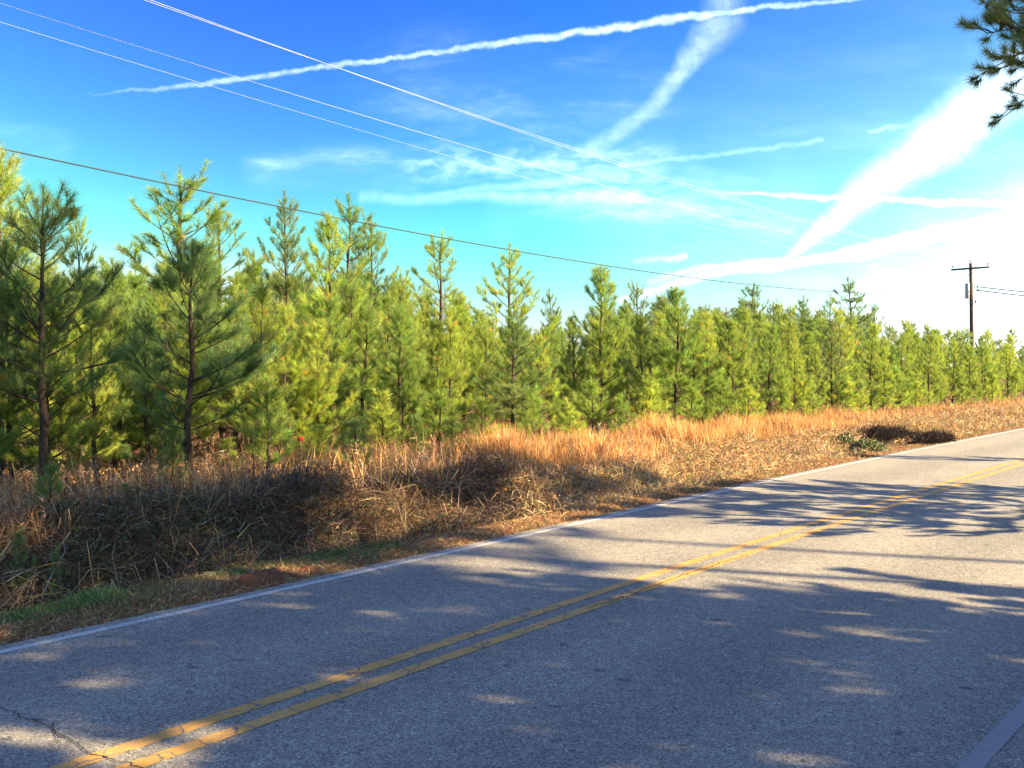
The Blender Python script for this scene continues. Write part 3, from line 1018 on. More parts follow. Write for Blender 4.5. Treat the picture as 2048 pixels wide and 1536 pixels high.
def hero(kind, x, ytop, e, label, group=None, mat=None, wide=1.0, xt=None, name='pine_tree', cat='pine tree', rz=None):
    """a tree standing under photo column x, e metres beyond the white line, its tip at photo row ytop"""
    p = on_ground(x, e)
    h = EYE + (HOR - ytop) / F * p[1] - p[2]
    p[2] -= .05
    return kind.place(tuple(p), h + .05, RSG.rand() * 6.28 if rz is None else rz, label, cat, group, mat, wide, name=name)


D, B_, LM = NEEDLE_DEEP, NEEDLE_BLUE, NEEDLE_LIME  # D: dark pines, plus shade put into the colour of the front left ones
G1 = 'young pines in the front row'
heroes = [
    # x, top, e, kind, mat, wide, label
    (84, 372, 6.0, NEAR[0], D, 1.12, 'shade darkened pine with a thick bare trunk near the left edge'),
    (386, 482, 5.0, NEAR[1], D, 1.15, 'broad shade darkened pine at the front, bare lower trunk rising from the shaded bank'),
    (-22, 300, 8.6, MID[0], LM, 1.1, 'pale yellow green pine cut off by the left edge of the photo'),
    (365, 332, 12.0, OPEN_[0], None, 1.25, 'tallest pine, open top with upright shoots, behind the broad dark front pine'),
    (165, 424, 15.0, OPEN_[1], None, .6, 'thin pale leader rising just right of the dark pine at the left edge'),
    (236, 520, 10.5, MID[1], None, 1.0, 'yellow green pine filling the gap between the two dark front pines'),
    (447, 408, 13.5, OPEN_[2], None, .85, 'slender pine just right of the tallest open topped pine'),
    (505, 500, 11.0, MID[2], None, 1.0, 'lower rounded pine right of the slender one beside the tallest pine'),
    (577, 388, 12.5, OPEN_[3], B_, .75, 'narrow grey green pine with clear sky on both sides of its tip'),
    (655, 432, 9.0, MID[3], LM, .85, 'dense yellow green pine with dark left side and a reddish trunk'),
    (696, 394, 13.5, OPEN_[1], None, .95, 'tall pine with a long plume of a leader, behind the dense yellow green one'),
    (740, 432, 14.5, OPEN_[0], B_, .8, 'hazy blue green pine leaning over the sky gap right of the long plumed one'),
    (800, 538, 10.5, MID[4], None, 1.0, 'bushy mid green pine below the dip in the skyline'),
    (882, 464, 12.0, OPEN_[2], None, .95, 'pine with a crowded pointed top just under the black wire'),
    (1015, 492, 13.0, OPEN_[3], LM, 1.0, 'open round topped pine with golden tips and sky showing through'),
    (1100, 578, 20.0, OPEN_[1], D, .6, 'small dark spire standing alone on the skyline between two big pines'),
    (1197, 534, 8.0, NEAR[3], None, 1.0, 'symmetrical pine whose tip just touches the black wire'),
    (1275, 560, 12.5, OPEN_[0], B_, .8, 'blue green pine with forked upright shoots'),
    (1345, 576, 7.2, NEAR[2], None, 1.1, 'spreading pine with long upswept arms at the edge of the orange grass'),
    (1500, 564, 21.0, OPEN_[2], D, .95, 'dark green pine standing tall behind the front row, right of centre'),
    (1596, 592, 24.0, OPEN_[3], D, 1.0, 'dark round shouldered pine behind the front row'),
    (1548, 600, 25.0, OPEN_[0], D, .9, 'dark pine between the two dark tall ones'),
    (1703, 556, 19.0, OPEN_[1], B_, 1.05, 'tall forked pine with blue tufts where the black wire ends'),
    (1655, 590, 17.0, OPEN_[3], None, .8, 'yellow tufted thin pine left of the tall forked one'),
    (1748, 602, 20.0, OPEN_[2], None, .6, 'thin crooked pine right of the tall forked one'),
    (795, 610, 6.6, NEAR[3], None, 1.05, 'bright green front pine with a dark straight trunk left of centre'),
    (868, 640, 7.6, NEAR[2], None, .9, 'front pine with bare dark stems, second from the straight trunked one'),
    (972, 640, 8.6, NEAR[0], None, .9, 'loose yellow green pine leaning left of the dark forked one'),
    (1030, 630, 7.4, NEAR[1], D, 1.0, 'dark forked front pine near the middle of the photo'),
    (1085, 655, 8.4, MID[1], None, .9, 'feathery pine right behind the dark forked one'),
    (1410, 625, 8.0, MID[0], LM, 1.0, 'yellow green pine right of the spreading pine'),
    (1462, 640, 7.6, MID[3], None, .9, 'slim mid green pine, second right of the spreading one'),
    (1538, 652, 6.9, MID[1], None, 1.0, 'pine with a dark bare stem above the orange grass, right of centre'),
    (1590, 680, 6.4, MID[4], LM, 1.0, 'squat bright yellow green pine above the orange grass'),
    (1664, 640, 6.8, MID[1], B_, 1.05, 'grey green pine with a dark stem above the small bank shrub'),
    (1742, 655, 6.6, MID[1], None, 1.0, 'full rounded pine with pale dead canes in front'),
    (1800, 668, 6.8, MID[4], None, 1.0, 'rounded pine behind the black brush hollow'),
    (1858, 670, 6.4, MID[1], None, 1.0, 'pine whose top shows just left of the power pole'),
    (1905, 680, 6.8, MID[4], LM, 1.0, 'yellowish pine standing in front of the power pole'),
    (1965, 672, 6.9, MID[1], None, 1.0, 'bushy pine just right of the power pole'),
    (2015, 690, 6.6, MID[1], LM, .95, 'small pine near the right edge of the photo'),
    (2050, 690, 6.8, MID[1], None, 1.0, 'pine cut off by the right edge of the photo'),
    (1938, 690, 6.2, MID[1], None, 1.15, 'rounded pine directly in front of the power pole, hiding its foot'),
    (1768, 690, 6.3, MID[4], LM, 1.0, 'low yellow green pine among the full rounded ones'),
    (1628, 690, 6.4, MID[1], None, .9, 'low pine between the squat bright one and the grey green one'),
    (575, 610, 7.4, NEAR[2], LM, 1.0, 'bright yellow green pine right of the broad dark front pine'),
    (640, 640, 7.0, NEAR[3], LM, .95, 'bright lime pine above the red marker'),
    (718, 600, 8.2, MID[2], None, 1.0, 'yellow green pine left of the straight dark trunk'),
    (300, 600, 8.8, MID[4], D, 1.0, 'shaded pine between the two dark front pines'),
    (20, 560, 7.4, NEAR[3], D, 1.1, 'shaded bushy pine at the left edge, below the pale one'),
    (160, 600, 8.6, MID[3], LM, 1.0, 'sunlit patchy pine behind the dark pine at the left'),
    (470, 640, 8.0, NEAR[0], None, 1.0, 'low spreading pine tucked behind the broad dark one'),
    (925, 590, 10.0, MID[1], LM, 1.0, 'yellow tinged pine under the crowded pointed top'),
    (1150, 640, 9.0, MID[4], None, .9, 'pine filling in left of the symmetrical one'),
    (1255, 640, 8.6, MID[2], None, 1.0, 'pine filling in right of the symmetrical one'),
    (1305, 655, 9.4, MID[0], D, 1.0, 'darker pine tucked left of the spreading one'),
]
for (x, yt, e, kd, mt, wd, lb) in heroes:
    if x > 1150 and e < 8: e -= .9
    hero(kd, x, yt, e, lb, mat=mt, wide=wd * (1.2 if kd in OPEN_ else 1.0))

saplings = [
    (532, 762, 4.6, SMALL[0], None, 1.2, 'tall thin sapling with its tuft above the weeds, right of the broad dark pine'),
    (348, 850, 4.4, SMALL[1], D, 1.0, 'dark sapling on a thin stem just left of the broad dark pine'),
    (96, 930, 3.4, SMALL[2], D, 1.2, 'very dark small sapling on the shaded bank at the left'),
    (252, 968, 3.6, SMALL[1], D, 1.1, 'tiny dark pine tuft low in the brown weeds'),
    (36, 1066, 2.3, SMALL[0], B_, .7, 'pale soft seedling on the bank at the left edge'),
    (108, 1100, 2.1, SMALL[2], B_, .5, 'little seedling half hidden in the bank beside the pale one'),
    (708, 838, 4.2, SMALL[2], D, 1.4, 'dark green fan shaped sapling at the edge of the bank left of centre'),
    (832, 830, 5.0, SMALL[1], D, .8, 'leaning dark sapling right of the fan shaped one'),
    (962, 800, 4.6, SMALL[0], LM, 1.5, 'pale lime sapling with upswept arms near the middle'),
    (1022, 770, 6.0, SMALL[1], B_, 2.0, 'bushy blue green sapling in front of the dark forked pine'),
    (640, 850, 5.2, SMALL[1], LM, 1.3, 'lime sapling in the brown weeds left of the fan shaped one'),
    (905, 835, 5.4, SMALL[2], None, 1.4, 'green sapling left of the pale lime one'),
    (455, 880, 5.4, SMALL[0], LM, 1.4, 'bright sapling right of the broad dark trunk'),
    (1130, 830, 6.0, SMALL[2], None, 1.5, 'green sapling where the orange grass begins'),
    (1405, 810, 6.3, SMALL[1], LM, 1.5, 'yellow green sapling beside the spreading pine'),
]
for (x, yt, e, kd, mt, wd, lb) in saplings:
    hero(kd, x, yt, e, lb, mat=mt, wide=wd, name='pine_sapling', cat='sapling')

LOWP = [Kind(NEEDLE, seed=200 + i, H=1.8, cb=.22, R=.75, nl=.18, nw=.0075, dens=300, whorl=.3, twiggy=.8, bare=0) for i in range(3)]
low = [(1065, 5.6, 1.5, 'round low pine where the orange grass begins, centre'), (1140, 5.2, 1.2, 'sparsely branched low pine left of the symmetrical one'), (1185, 5.9, 1.7, 'low pine at the foot of the symmetrical pine'),
       (1240, 5.3, 1.3, 'small low pine right of the foot of the symmetrical pine'), (1300, 5.7, 1.8, 'low pine left of the foot of the spreading pine'), (1385, 5.3, 1.5, 'low pine right of the foot of the spreading pine'),
       (1440, 5.8, 1.9, 'low pine under the slim mid green pine'), (1498, 5.3, 1.5, 'low pine in front of the two dark tall ones'), (1562, 5.6, 1.8, 'low pine left of the squat bright yellow green one'),
       (1620, 5.2, 1.5, 'low pine right of the squat bright yellow green one'), (1690, 5.5, 1.8, 'low pine directly above the leafy bank shrub'), (1722, 5.2, 1.5, 'little pine beside the pale dead canes'),
       (1790, 5.5, 1.9, 'low pine just above the black brush hollow'), (1832, 5.3, 1.6, 'second low pine above the black brush, further right'), (1880, 5.6, 1.9, 'low pine left of the foot of the power pole'),
       (1925, 5.3, 1.7, 'low pine below the power pole'), (1985, 5.5, 1.9, 'low pine right of the power pole'), (2030, 5.3, 1.7, 'low pine nearest the right edge, on the grass'),
       (560, 6.0, 1.3, 'low lime pine left of the red ribbon'), (765, 5.8, 1.4, 'low bright pine at the foot of the straight dark trunk'), (880, 6.2, 1.6, 'low pine between the bare dark stems')]
for j, (x, e, h, lb) in enumerate(low):
    p = on_ground(x, e); p[2] -= .04
    LOWP[j % 3].place(tuple(p), h, RSG.rand() * 6.28, lb, 'sapling', mat=(LM, None, None)[j % 3 - 1], wide=RSG.uniform(1.0, 1.3), name='pine_sapling')

# the packed rows behind
def skyline(x):
    return np.interp(x, [-200, 0, 120, 230, 330, 450, 520, 620, 760, 830, 930, 970, 1080, 1150, 1300, 1400, 1480, 1640, 1800, 1950, 2048, 2300],
                     [525, 510, 545, 555, 520, 515, 560, 550, 550, 595, 590, 640, 640, 640, 590, 625, 610, 620, 650, 665, 670, 690])


MARKS = [(84, 'bare trunked pine at the left'), (236, 'gap between the dark pines'), (386, 'broad dark front pine'), (577, 'narrow grey green pine'), (655, 'dense yellow green pine'),
         (740, 'hazy blue green pine'), (795, 'straight trunked front pine'), (882, 'crowded pointed pine'), (1015, 'open round topped pine'), (1100, 'small dark spire'), (1197, 'symmetrical pine'),
         (1345, 'spreading pine by the orange grass'), (1462, 'slim green pine'), (1548, 'pair of dark tall pines'), (1703, 'tall forked pine'), (1783, 'leafless tree'), (1860, 'black brush hollow'), (1941, 'power pole'), (2048, 'right edge of the photo')]



def FARM(xx): return min(MARKS, key=lambda q: abs(q[0] - xx))


MIXM = [None, None, None, LM, LM, None]
cnt = 0
rows = [(7.4, 165, MID, .95), (9.6, 150, MID, 1.0), (12.2, 130, MID, 1.0), (15.0, 115, FAR, 1.0), (18.5, 105, FAR, 1.05), (23, 90, FAR, 1.1), (29, 80, FAR, 1.2), (37, 75, FAR, 1.25), (48, 70, FAR, 1.4)]
for ri, (e, step, kinds, wd) in enumerate(rows):
    x = -90 + RSG.rand() * 60
    while x < 2140:
        xx = x + RSG.uniform(-.2, .2) * step
        p = on_ground(xx, e + RSG.uniform(-1.0, 1.0))
        yt = skyline(xx) + RSG.uniform(-18, 45)
        h = EYE + (HOR - yt) / F * p[1] - p[2]
        h = min(max(h, 3.2), 9.5)
        p[2] -= .05
        mt = MIXM[RSG.randint(0, 6)] if ri < 4 else (B_ if RSG.rand() < .4 else None)
        k = kinds[RSG.randint(len(kinds))] if not (xx > 1350 and ri < 3) else kinds[(1, 4, 1, 3)[RSG.randint(4)]]
        near = ri < 4
        if ri < 3:
            lm = min(MARKS, key=lambda q: abs(q[0] - xx))
            side = 'right behind' if abs(lm[0] - xx) < 22 else ('just left of' if xx < lm[0] else 'just right of')
            lab = '%s %s pine %s the %s' % (('bright yellow green' if mt is LM else 'mid green'), ('short', 'taller', 'upper')[ri], side, lm[1])
        k.place(tuple(p), h, RSG.rand() * 6.28, lab if ri < 3 else
                'green pine in the packed fourth row, %s the %s' % ('left of' if xx < FARM(xx)[0] else 'right of', FARM(xx)[1]) if near else '%s %s pine in the %s row, %s the %s' % ('low' if h < 5 else 'tall', 'bluish' if mt is B_ else 'green', ('fourth', 'fifth', 'sixth', 'seventh', 'eighth', 'ninth', 'last')[min(ri - 2, 6)], 'left of' if xx < FARM(xx)[0] else 'right of', FARM(xx)[1]),
                group='pines in the packed middle rows' if near else 'pines deep in the plantation', mat=mt, wide=wd)
        cnt += 1
        # trees shrink on the picture towards the right, so they stand closer together there
        x += step * (.92 if x < 1200 else .60) * RSG.uniform(.8, 1.2)
print('fill trees', cnt)

# ------------------------------------------------------------------ bare trees, saplings, dead sticks
def bare_tree(name, loc, H, seed, label, spread=.45, mat=TWIG, r0=None, levels=3, cat='bare tree'):
    rs = np.random.RandomState(seed)
    tb = Tubes(); br = Tubes()
    def grow(p, d, L_, r, lev, T):
        n = 5; path = [p]
        for _ in range(n):
            d = d + rs.randn(3) * .12 + np.array([0, 0, .05]); d /= np.linalg.norm(d)
            p = p + d * L_ / n; path.append(p)
        T.tube(np.array(path), np.linspace(r, r * .45, n + 1), 5 if lev else 7, cap=False)
        if lev < levels:
            for q in range(rs.randint(3, 6)):
                f = rs.randint(2, n + 1)
                dd = d + rs.randn(3) * spread * 1.5; dd[2] = abs(dd[2]) * .8 + .2; dd /= np.linalg.norm(dd)
                grow(path[f], dd, L_ * rs.uniform(.4, .65), r * .42, lev + 1, br)
    grow(np.zeros(3), np.array([0, 0, 1.0]), H * .62, r0 or H * .012, 0, tb)
    root = empty(name, loc)
    link('trunk', tb.mesh('trunk', mat), root); link('branch', br.mesh('branch', mat), root)
    return tag(root, label, cat)


def bt(x, yt, e, seed, label, **kw):
    p = on_ground(x, e); h = EYE + (HOR - yt) / F * p[1] - p[2]
    bare_tree('bare_tree', tuple(p), h * 1.05, seed, label, **kw)


bt(1783, 605, 24, 5, 'leafless grey tree behind the pines left of the power pole', r0=.05)
bt(1812, 640, 25, 8, 'smaller leafless tree just right of the taller bare one', r0=.04)


def stick(pts, r, label, name='dead_cane', mat=TWIG, cat='dead stem'):
    tb = Tubes(); tb.tube(np.array(pts), np.linspace(r, r * .45, len(pts)), 5)
    tag(link(name, tb.mesh(name, mat)), label, cat)


def pstick(pix, e0, e1, r, label, **kw):
    """a stem through photo pixels, standing between e0 and e1 beyond the line"""
    out = []
    for i, (x, y) in enumerate(pix):
        f = i / (len(pix) - 1)
        g = on_ground(x, e0 + (e1 - e0) * f)
        out.append(P3(x, y, g[1]))
    stick(out, r, label, **kw)


pstick([(78, 1198), (95, 1160), (118, 1120), (133, 1090)], 1.7, 2.6, .008, 'pale straight cane leaning on the dark bank at the left')
pstick([(395, 1052), (430, 1035), (470, 1022)], 2.5, 2.9, .009, 'pale fallen stick lying on top of the shaded bank')
pstick([(0, 1150), (40, 1140), (75, 1148)], 1.4, 1.6, .006, 'thin pale twig at the left edge of the bank')
pstick([(0, 1170), (30, 1152), (60, 1138)], 1.3, 1.6, .006, 'second thin twig crossing the first at the left edge of the bank')
pstick([(402, 925), (415, 912), (440, 903), (462, 898)], 5.7, 5.7, .016, 'pale dead limb jutting right from the broad dark pine')
pstick([(510, 1080), (508, 1000), (505, 900), (503, 850)], 2.8, 2.8, .009, 'thin dark bare stem rising from the bank beside the tall sapling', mat=BARK)
pstick([(735, 1000), (722, 960), (745, 925), (775, 905)], 3.0, 4.4, .008, 'curved dark cane arching at the edge of the bank', mat=BARK)
pstick([(1757, 835), (1745, 760), (1722, 690), (1693, 655)], 6.2, 5.4, .012, 'long pale dead cane leaning left in front of the right hand pines')
pstick([(1825, 855), (1795, 815), (1755, 770), (1712, 722)], 4.4, 5.6, .010, 'pale dead cane slanting down towards the black brush')

# red marker on a stem
def red_marker():
    g = on_ground(601, 5.0)
    p = P3(601, 878, g[1])
    root = empty('marker_flag', (p[0], p[1], float(gz(p[0], p[1]))))
    h = p[2] - root.location.z
    M = simple('red_plastic_tape', (0.62, 0.03, 0.015), .4)
    tb = Tubes(); tb.tube([(0, 0, 0), (.01, 0, h * .5), (0, 0, h)], [.007, .006, .005], 5)
    link('stake', tb.mesh('stake', TWIG), root)
    rs = np.random.RandomState(3)
    fl = Tubes()
    for k in range(7):
        a = k * .9; d = np.array([math.cos(a), math.sin(a), 0])
        w = [np.array([0, 0, h]) + d * .012, np.array([0, 0, h + .025]) + d * .035, np.array([0, 0, h - .01]) + d * .045, np.array([0, 0, h - .04]) + d * .02]
        fl.tube(w, [.010, .014, .012, .005], 5)
    link('ribbon', fl.mesh('ribbon', M), root)
    tag(root, 'small bright red ribbon knotted on a thin stake among the lime pines', 'marker')


red_marker()

# black brush standing in for the gully's shade, and the green shrub on the bank
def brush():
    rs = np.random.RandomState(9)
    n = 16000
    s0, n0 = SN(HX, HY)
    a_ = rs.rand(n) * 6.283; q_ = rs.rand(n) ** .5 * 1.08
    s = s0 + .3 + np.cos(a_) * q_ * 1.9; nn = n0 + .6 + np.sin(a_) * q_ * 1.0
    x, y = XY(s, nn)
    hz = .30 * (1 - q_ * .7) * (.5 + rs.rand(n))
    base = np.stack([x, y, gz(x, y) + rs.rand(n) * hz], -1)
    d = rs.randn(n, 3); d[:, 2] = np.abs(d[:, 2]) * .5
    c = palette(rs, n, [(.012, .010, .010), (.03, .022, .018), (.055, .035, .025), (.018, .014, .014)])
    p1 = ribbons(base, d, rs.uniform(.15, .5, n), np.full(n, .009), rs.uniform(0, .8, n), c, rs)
    tag(link('shade_brush', mesh_tris('shade_brush', *p1[:2], STRAW, p1[2])), 'black brush standing in for the shade in the hollow of the far bank', 'shade brush')


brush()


def bank_shrub(x, y, e, rx, rz_, seed, n, label):
    rs = np.random.RandomState(seed)
    g = on_ground(x, e)
    root = empty('bank_shrub', tuple(g))
    p = rs.randn(n, 3); p /= np.linalg.norm(p, axis=1)[:, None]; p *= rs.rand(n, 1) ** .35
    p = p * [rx, rx * .6, rz_]; p[:, 2] = np.abs(p[:, 2]) * (1 + .4 * vnoise(p[:, 0], p[:, 1], seed, 3))
    q = p.copy()
    q[:, 0] = p[:, 0] * DR[0] + p[:, 1] * NR[0]; q[:, 1] = p[:, 0] * DR[1] + p[:, 1] * NR[1]
    v = leaf_quads(q, rs.uniform(.03, .055, n), palette(rs, n, [(.09, .12, .04), (.13, .15, .05), (.06, .09, .03), (.20, .21, .09), (.28, .22, .11)]), rs)
    link('foliage', mesh_tris('foliage', *v[:2], LEAFM, v[2]), root)
    tb = Tubes()
    for k in range(22):
        a = rs.rand() * 6.28; t = np.array([math.cos(a) * rx * .6, math.sin(a) * rx * .5, rz_ * .7])
        tb.tube([(0, 0, 0), t * .5 + [0, 0, .04], t], [.008, .006, .003], 4)
    link('stem', tb.mesh('stem', BARK), root)
    tag(root, label, 'shrub')


bank_shrub(1738, 905, .8, .8, .42, 3, 5200, 'low leafy green shrub on the bank beside the road, left of the black brush')
bank_shrub(1692, 880, 1.9, .45, .30, 4, 1400, 'smaller scraggly green shrub just up the bank from the low leafy one')

# ------------------------------------------------------------------ power line
PY = 60.0
pole_xy = np.array([(1941 - 1024) / F * PY, PY])
pz = float(gz(*pole_xy))
top_z = EYE + (HOR - 527) / F * PY


def power_pole():
    root = empty('power_pole', (pole_xy[0], pole_xy[1], pz))
    H = top_z - pz
    tb = Tubes(); tb.tube([(.16, 0, -.2), (.05, 0, H * .5), (-.07, 0, H)], [.165, .14, .105], 14)
    pole = link('pole', tb.mesh('pole', POLEW), root)
    t0 = np.array([-.07, 0, H])
    ad = np.array([NR[0], NR[1], 0.0])                # crossarm runs across the line
    ld = np.array([DR[0], DR[1], 0.0])
    arm_c = t0 + np.array([0, 0, -.38]) - ld * .15
    tb = Tubes(); tb.box(arm_c, ad * 1.22, ld * .05, (0, 0, .065))
    link('crossarm', tb.mesh('crossarm', POLEW, smooth=False), root)
    for sg in (-1, 1):
        tb = Tubes(); tb.tube([arm_c + ad * sg * .45 + [0, 0, -.05], t0 + np.array([0, 0, -.88]) - ld * .11], .018, 5)
        link('brace', tb.mesh('brace', simple('galvanised_steel', (.25, .25, .27), .5, .6)), root)
    ins = []
    IM = simple('brown_porcelain', (.10, .05, .04), .3)
    for q in (arm_c + ad * 1.12 + [0, 0, .065], arm_c - ad * 1.12 + [0, 0, .065], t0):
        tb = Tubes(); tb.tube([q, q + [0, 0, .10], q + [0, 0, .11], q + [0, 0, .17], q + [0, 0, .175], q + [0, 0, .23]], [.014, .014, .06, .065, .04, .028], 9)
        link('insulator', tb.mesh('insulator', IM), root)
        ins.append(np.array([pole_xy[0], pole_xy[1], pz]) + q + [0, 0, .21])
    # transformer can on the far left of the pole
    cx = np.array([-.045, 0, H - 1.95]) - np.array([.27, .05, 0])
    tb = Tubes(); tb.tube([cx - [0, 0, .55], cx - [0, 0, .53], cx + [0, 0, .50], cx + [0, 0, .53]], [.13, .145, .145, .12], 14)
    can = link('transformer', tb.mesh('transformer', simple('grey_enamel', (.30, .31, .36), .45)), root)
    tb = Tubes(); tb.box(np.array([0, 0, H - 1.45]), (.24, 0, 0), (0, .03, 0), (0, 0, .03))
    tb.box(np.array([-.10, 0, H - 2.35]), (.18, 0, 0), (0, .03, 0), (0, 0, .03))
    link('bracket', tb.mesh('bracket', simple('bracket_steel', (.14, .14, .16), .5, .6), smooth=False), root)
    # rack of spools facing the right
    for dz in (1.65, 1.90):
        q = np.array([.42, 0, H - dz])
        tb = Tubes(); tb.tube([q - [0, 0, .09], q - [0, 0, .03], q + [0, 0, .03], q + [0, 0, .09]], [.075, .045, .045, .075], 9); tb.tube([q, q - [.40, 0, 0]], .015, 5)
        link('spool', tb.mesh('spool', simple('grey_porcelain', (.20, .24, .30), .35)), root)
    q = np.array([.30, 0, H - 2.7])
    tb = Tubes(); tb.tube([q - [0, 0, .14], q, q + [0, 0, .12]], [.05, .07, .03], 8); tb.tube([q, q - [.26, 0, 0]], .014, 5)
    link('clamp', tb.mesh('clamp', IM), root)
    tag(root, 'wooden power pole with one crossarm and a grey transformer, standing among the pines', 'power pole')
    return ins, np.array([pole_xy[0], pole_xy[1], pz + H])


ins, ptop = power_pole()
WHITE = simple('bright_aluminium_wire', (.40, .40, .39), .5, .0)
BLACK = simple('black_cable', (.006, .007, .014), .6)


def wire(end, obs, r, mat, label, span=80.0, daz=0.0):
    """a sagging conductor from the pole back along the line; obs = photo points it passes"""
    az = AZ + rad(daz)
    d = np.array([math.sin(az), math.cos(az)])
    # height at two observed columns
    pts = []
    for (x, y) in obs:
        k = (x - 1024) / F
        # point end - d*t with X = k*Y
        t = (end[0] - k * end[1]) / (d[0] - k * d[1])
        Yc = end[1] - d[1] * t
        pts.append((t, EYE + (HOR - y) / F * Yc))
    (t1, z1), (t2, z2) = pts
    A = np.array([[t1, t1 * t1], [t2, t2 * t2]]); a, b = np.linalg.solve(A, [z1 - end[2], z2 - end[2]])
    t = np.linspace(0, span, 90)
    P_ = np.stack([end[0] - d[0] * t, end[1] - d[1] * t, end[2] + a * t + b * t * t], -1)
    tb = Tubes(); tb.tube(P_, r, 6)
    print('wire', label[:30], 'z far', P_[-1, 2], 'sag', b)
    tag(link('power_line', tb.mesh('power_line', mat)), label, 'power line')


wire(ins[2], [(277, 0), (1105, 284)], .0042, WHITE, 'uppermost pale overhead wire, running to the top of the pole')
wire(ins[1], [(290, 0), (1105, 288)], .0042, WHITE, 'pale overhead wire doubled close under the uppermost one')
wire(ins[0], [(0, 10), (1105, 344)], .0045, WHITE, 'single pale overhead wire below the doubled pair')
wire(ptop + np.array([0, 0, -1.4]), [(0, 47), (800, 286)], .0024, WHITE, 'faintest pale overhead wire, lowest of the pale ones')
wire(ptop + np.array([.1, -.1, -1.9]), [(0, 298), (1200, 530)], .015, BLACK, 'black overhead cable crossing in front of the pine tops')


def wire_right(z, label, dz):
    a = ptop + np.array([.42, 0, z])
    b = P3(2075, 586 + dz, 58.5)
    far = a + (b - a) * 6.0
    t = np.linspace(0, 1, 30)[:, None]
    P_ = a + (far - a) * t; P_[:, 2] -= 0.9 * 4 * (t[:, 0] * (1 - t[:, 0])) * .6
    tb = Tubes(); tb.tube(P_, .04, 5)
    tag(link('power_line', tb.mesh('power_line', simple('grey_wire', (.06, .07, .09), .6))), label, 'power line')


wire_right(-1.65, 'upper thin service wire leaving the pole to the right', -8)
wire_right(-1.90, 'lower thin service wire leaving the pole to the right', 0)

# ------------------------------------------------------------------ tall roadside pines on the near side (they throw the shadows)
def big_pine(seed, H, cb, R, dens=120, nw=.026, nl=.17, twiggy=.8, whorl=.75):
    return Kind(NEEDLE_BLUE, seed=seed, H=H, cb=cb, R=R, nl=nl, nw=nw, dens=dens, whorl=whorl, twiggy=twiggy, asc=(5, 45), bare=8, clump=1.6, sides=8)


BIG = [big_pine(300, 12, 3.0, 3.2, dens=320, nw=.03, whorl=.6), big_pine(301, 12, 6.0, 2.8, dens=130),
       Kind(NEEDLE_BLUE, seed=303, H=20, cb=12.5, R=3.4, nl=.2, nw=.035, dens=150, whorl=.8, twiggy=.8, asc=(5, 45), bare=5, clump=1.6, girth=.5),
       Kind(NEEDLE_BLUE, seed=304, H=20, cb=12.0, R=3.1, nl=.2, nw=.035, dens=150, whorl=.8, twiggy=.8, asc=(5, 45), bare=5, clump=1.6, girth=.5)]
sh = Vector((sun_dir.x, sun_dir.y, 0)); COT = sh.length / sun_dir.z; sh.normalize()


def shade_pine(k, sx, sy, zc, H, label, rz, wide=1.0):
    """a pine placed so that its crown (at height zc) shades the ground at (sx, sy)"""
    x = sx + sh.x * zc * COT; y = sy + sh.y * zc * COT
    z = float(gz(x, y)) - .05
    BIG[k].place((x, y, z), H, rz, label, mat=NEEDLE_BLUE, wide=wide, group='tall pines on the near side of the road')
    print('shade pine at', round(x, 1), round(y, 1), 'px', round(1024 + F * x / max(y, .1)))


LB = 'tall pine on the near side of the road, out of the picture on the right'
SHADE = [
    # kind, shaded ground x, y, crown height, tree height, rz, wide
    (0, 1.6, 5.5, 5.0, 8.5, .3, 1.15), (0, 4.0, 6.3, 4.0, 7.5, 1.3, 1.3), (0, 0.0, 3.4, 6.0, 10.0, 2.3, 1.1), (0, 4.5, 4.2, 5.0, 8.0, 4.3, 1.3),
    (0, 2.0, 3.6, 5.0, 8.0, 2.0, 1.3), (0, 5.6, 5.2, 4.5, 7.5, 2.6, 1.3), (0, 2.2, 4.9, 4.0, 7.0, .6, 1.3), (0, 4.4, 7.0, 4.0, 7.0, 3.6, 1.1),
    (1, 1.6, 7.1, 7.0, 10.0, 2.1, 1.0),
    (2, -5.5, 9.3, 15.5, 20, 5.1, 1.0), (3, -9.5, 9.0, 15.5, 20, 2.1, 1.0), (3, -5.0, 12.4, 15.5, 20.0, .9, 1.0), (2, -9.8, 12.4, 15.5, 20, 3.9, 1.0),
    (3, -2.8, 15.0, 15.0, 19.0, 1.9, .8), (3, -4.4, 9.9, 15.5, 20, 4.0, .85), (2, -9.0, 7.4, 15.5, 20, 4.4, .6), (2, -3.8, 10.8, 15.0, 19, .2, .8),
    (0, 2.0, 15.0, 5.2, 7.0, 3.3, 1.0), (0, 1.2, 13.3, 4.6, 6.4, 1.3, .9), (0, 3.6, 16.4, 4.6, 6.2, 2.0, .7), (1, -1.2, 17.0, 8.0, 10.5, .3, .9),
    (0, 11.0, 20.5, 3.2, 5.5, 2.1, .6),
]
for q in SHADE:
    shade_pine(q[0], q[1], q[2], q[3], q[4], LB, q[5], q[6])


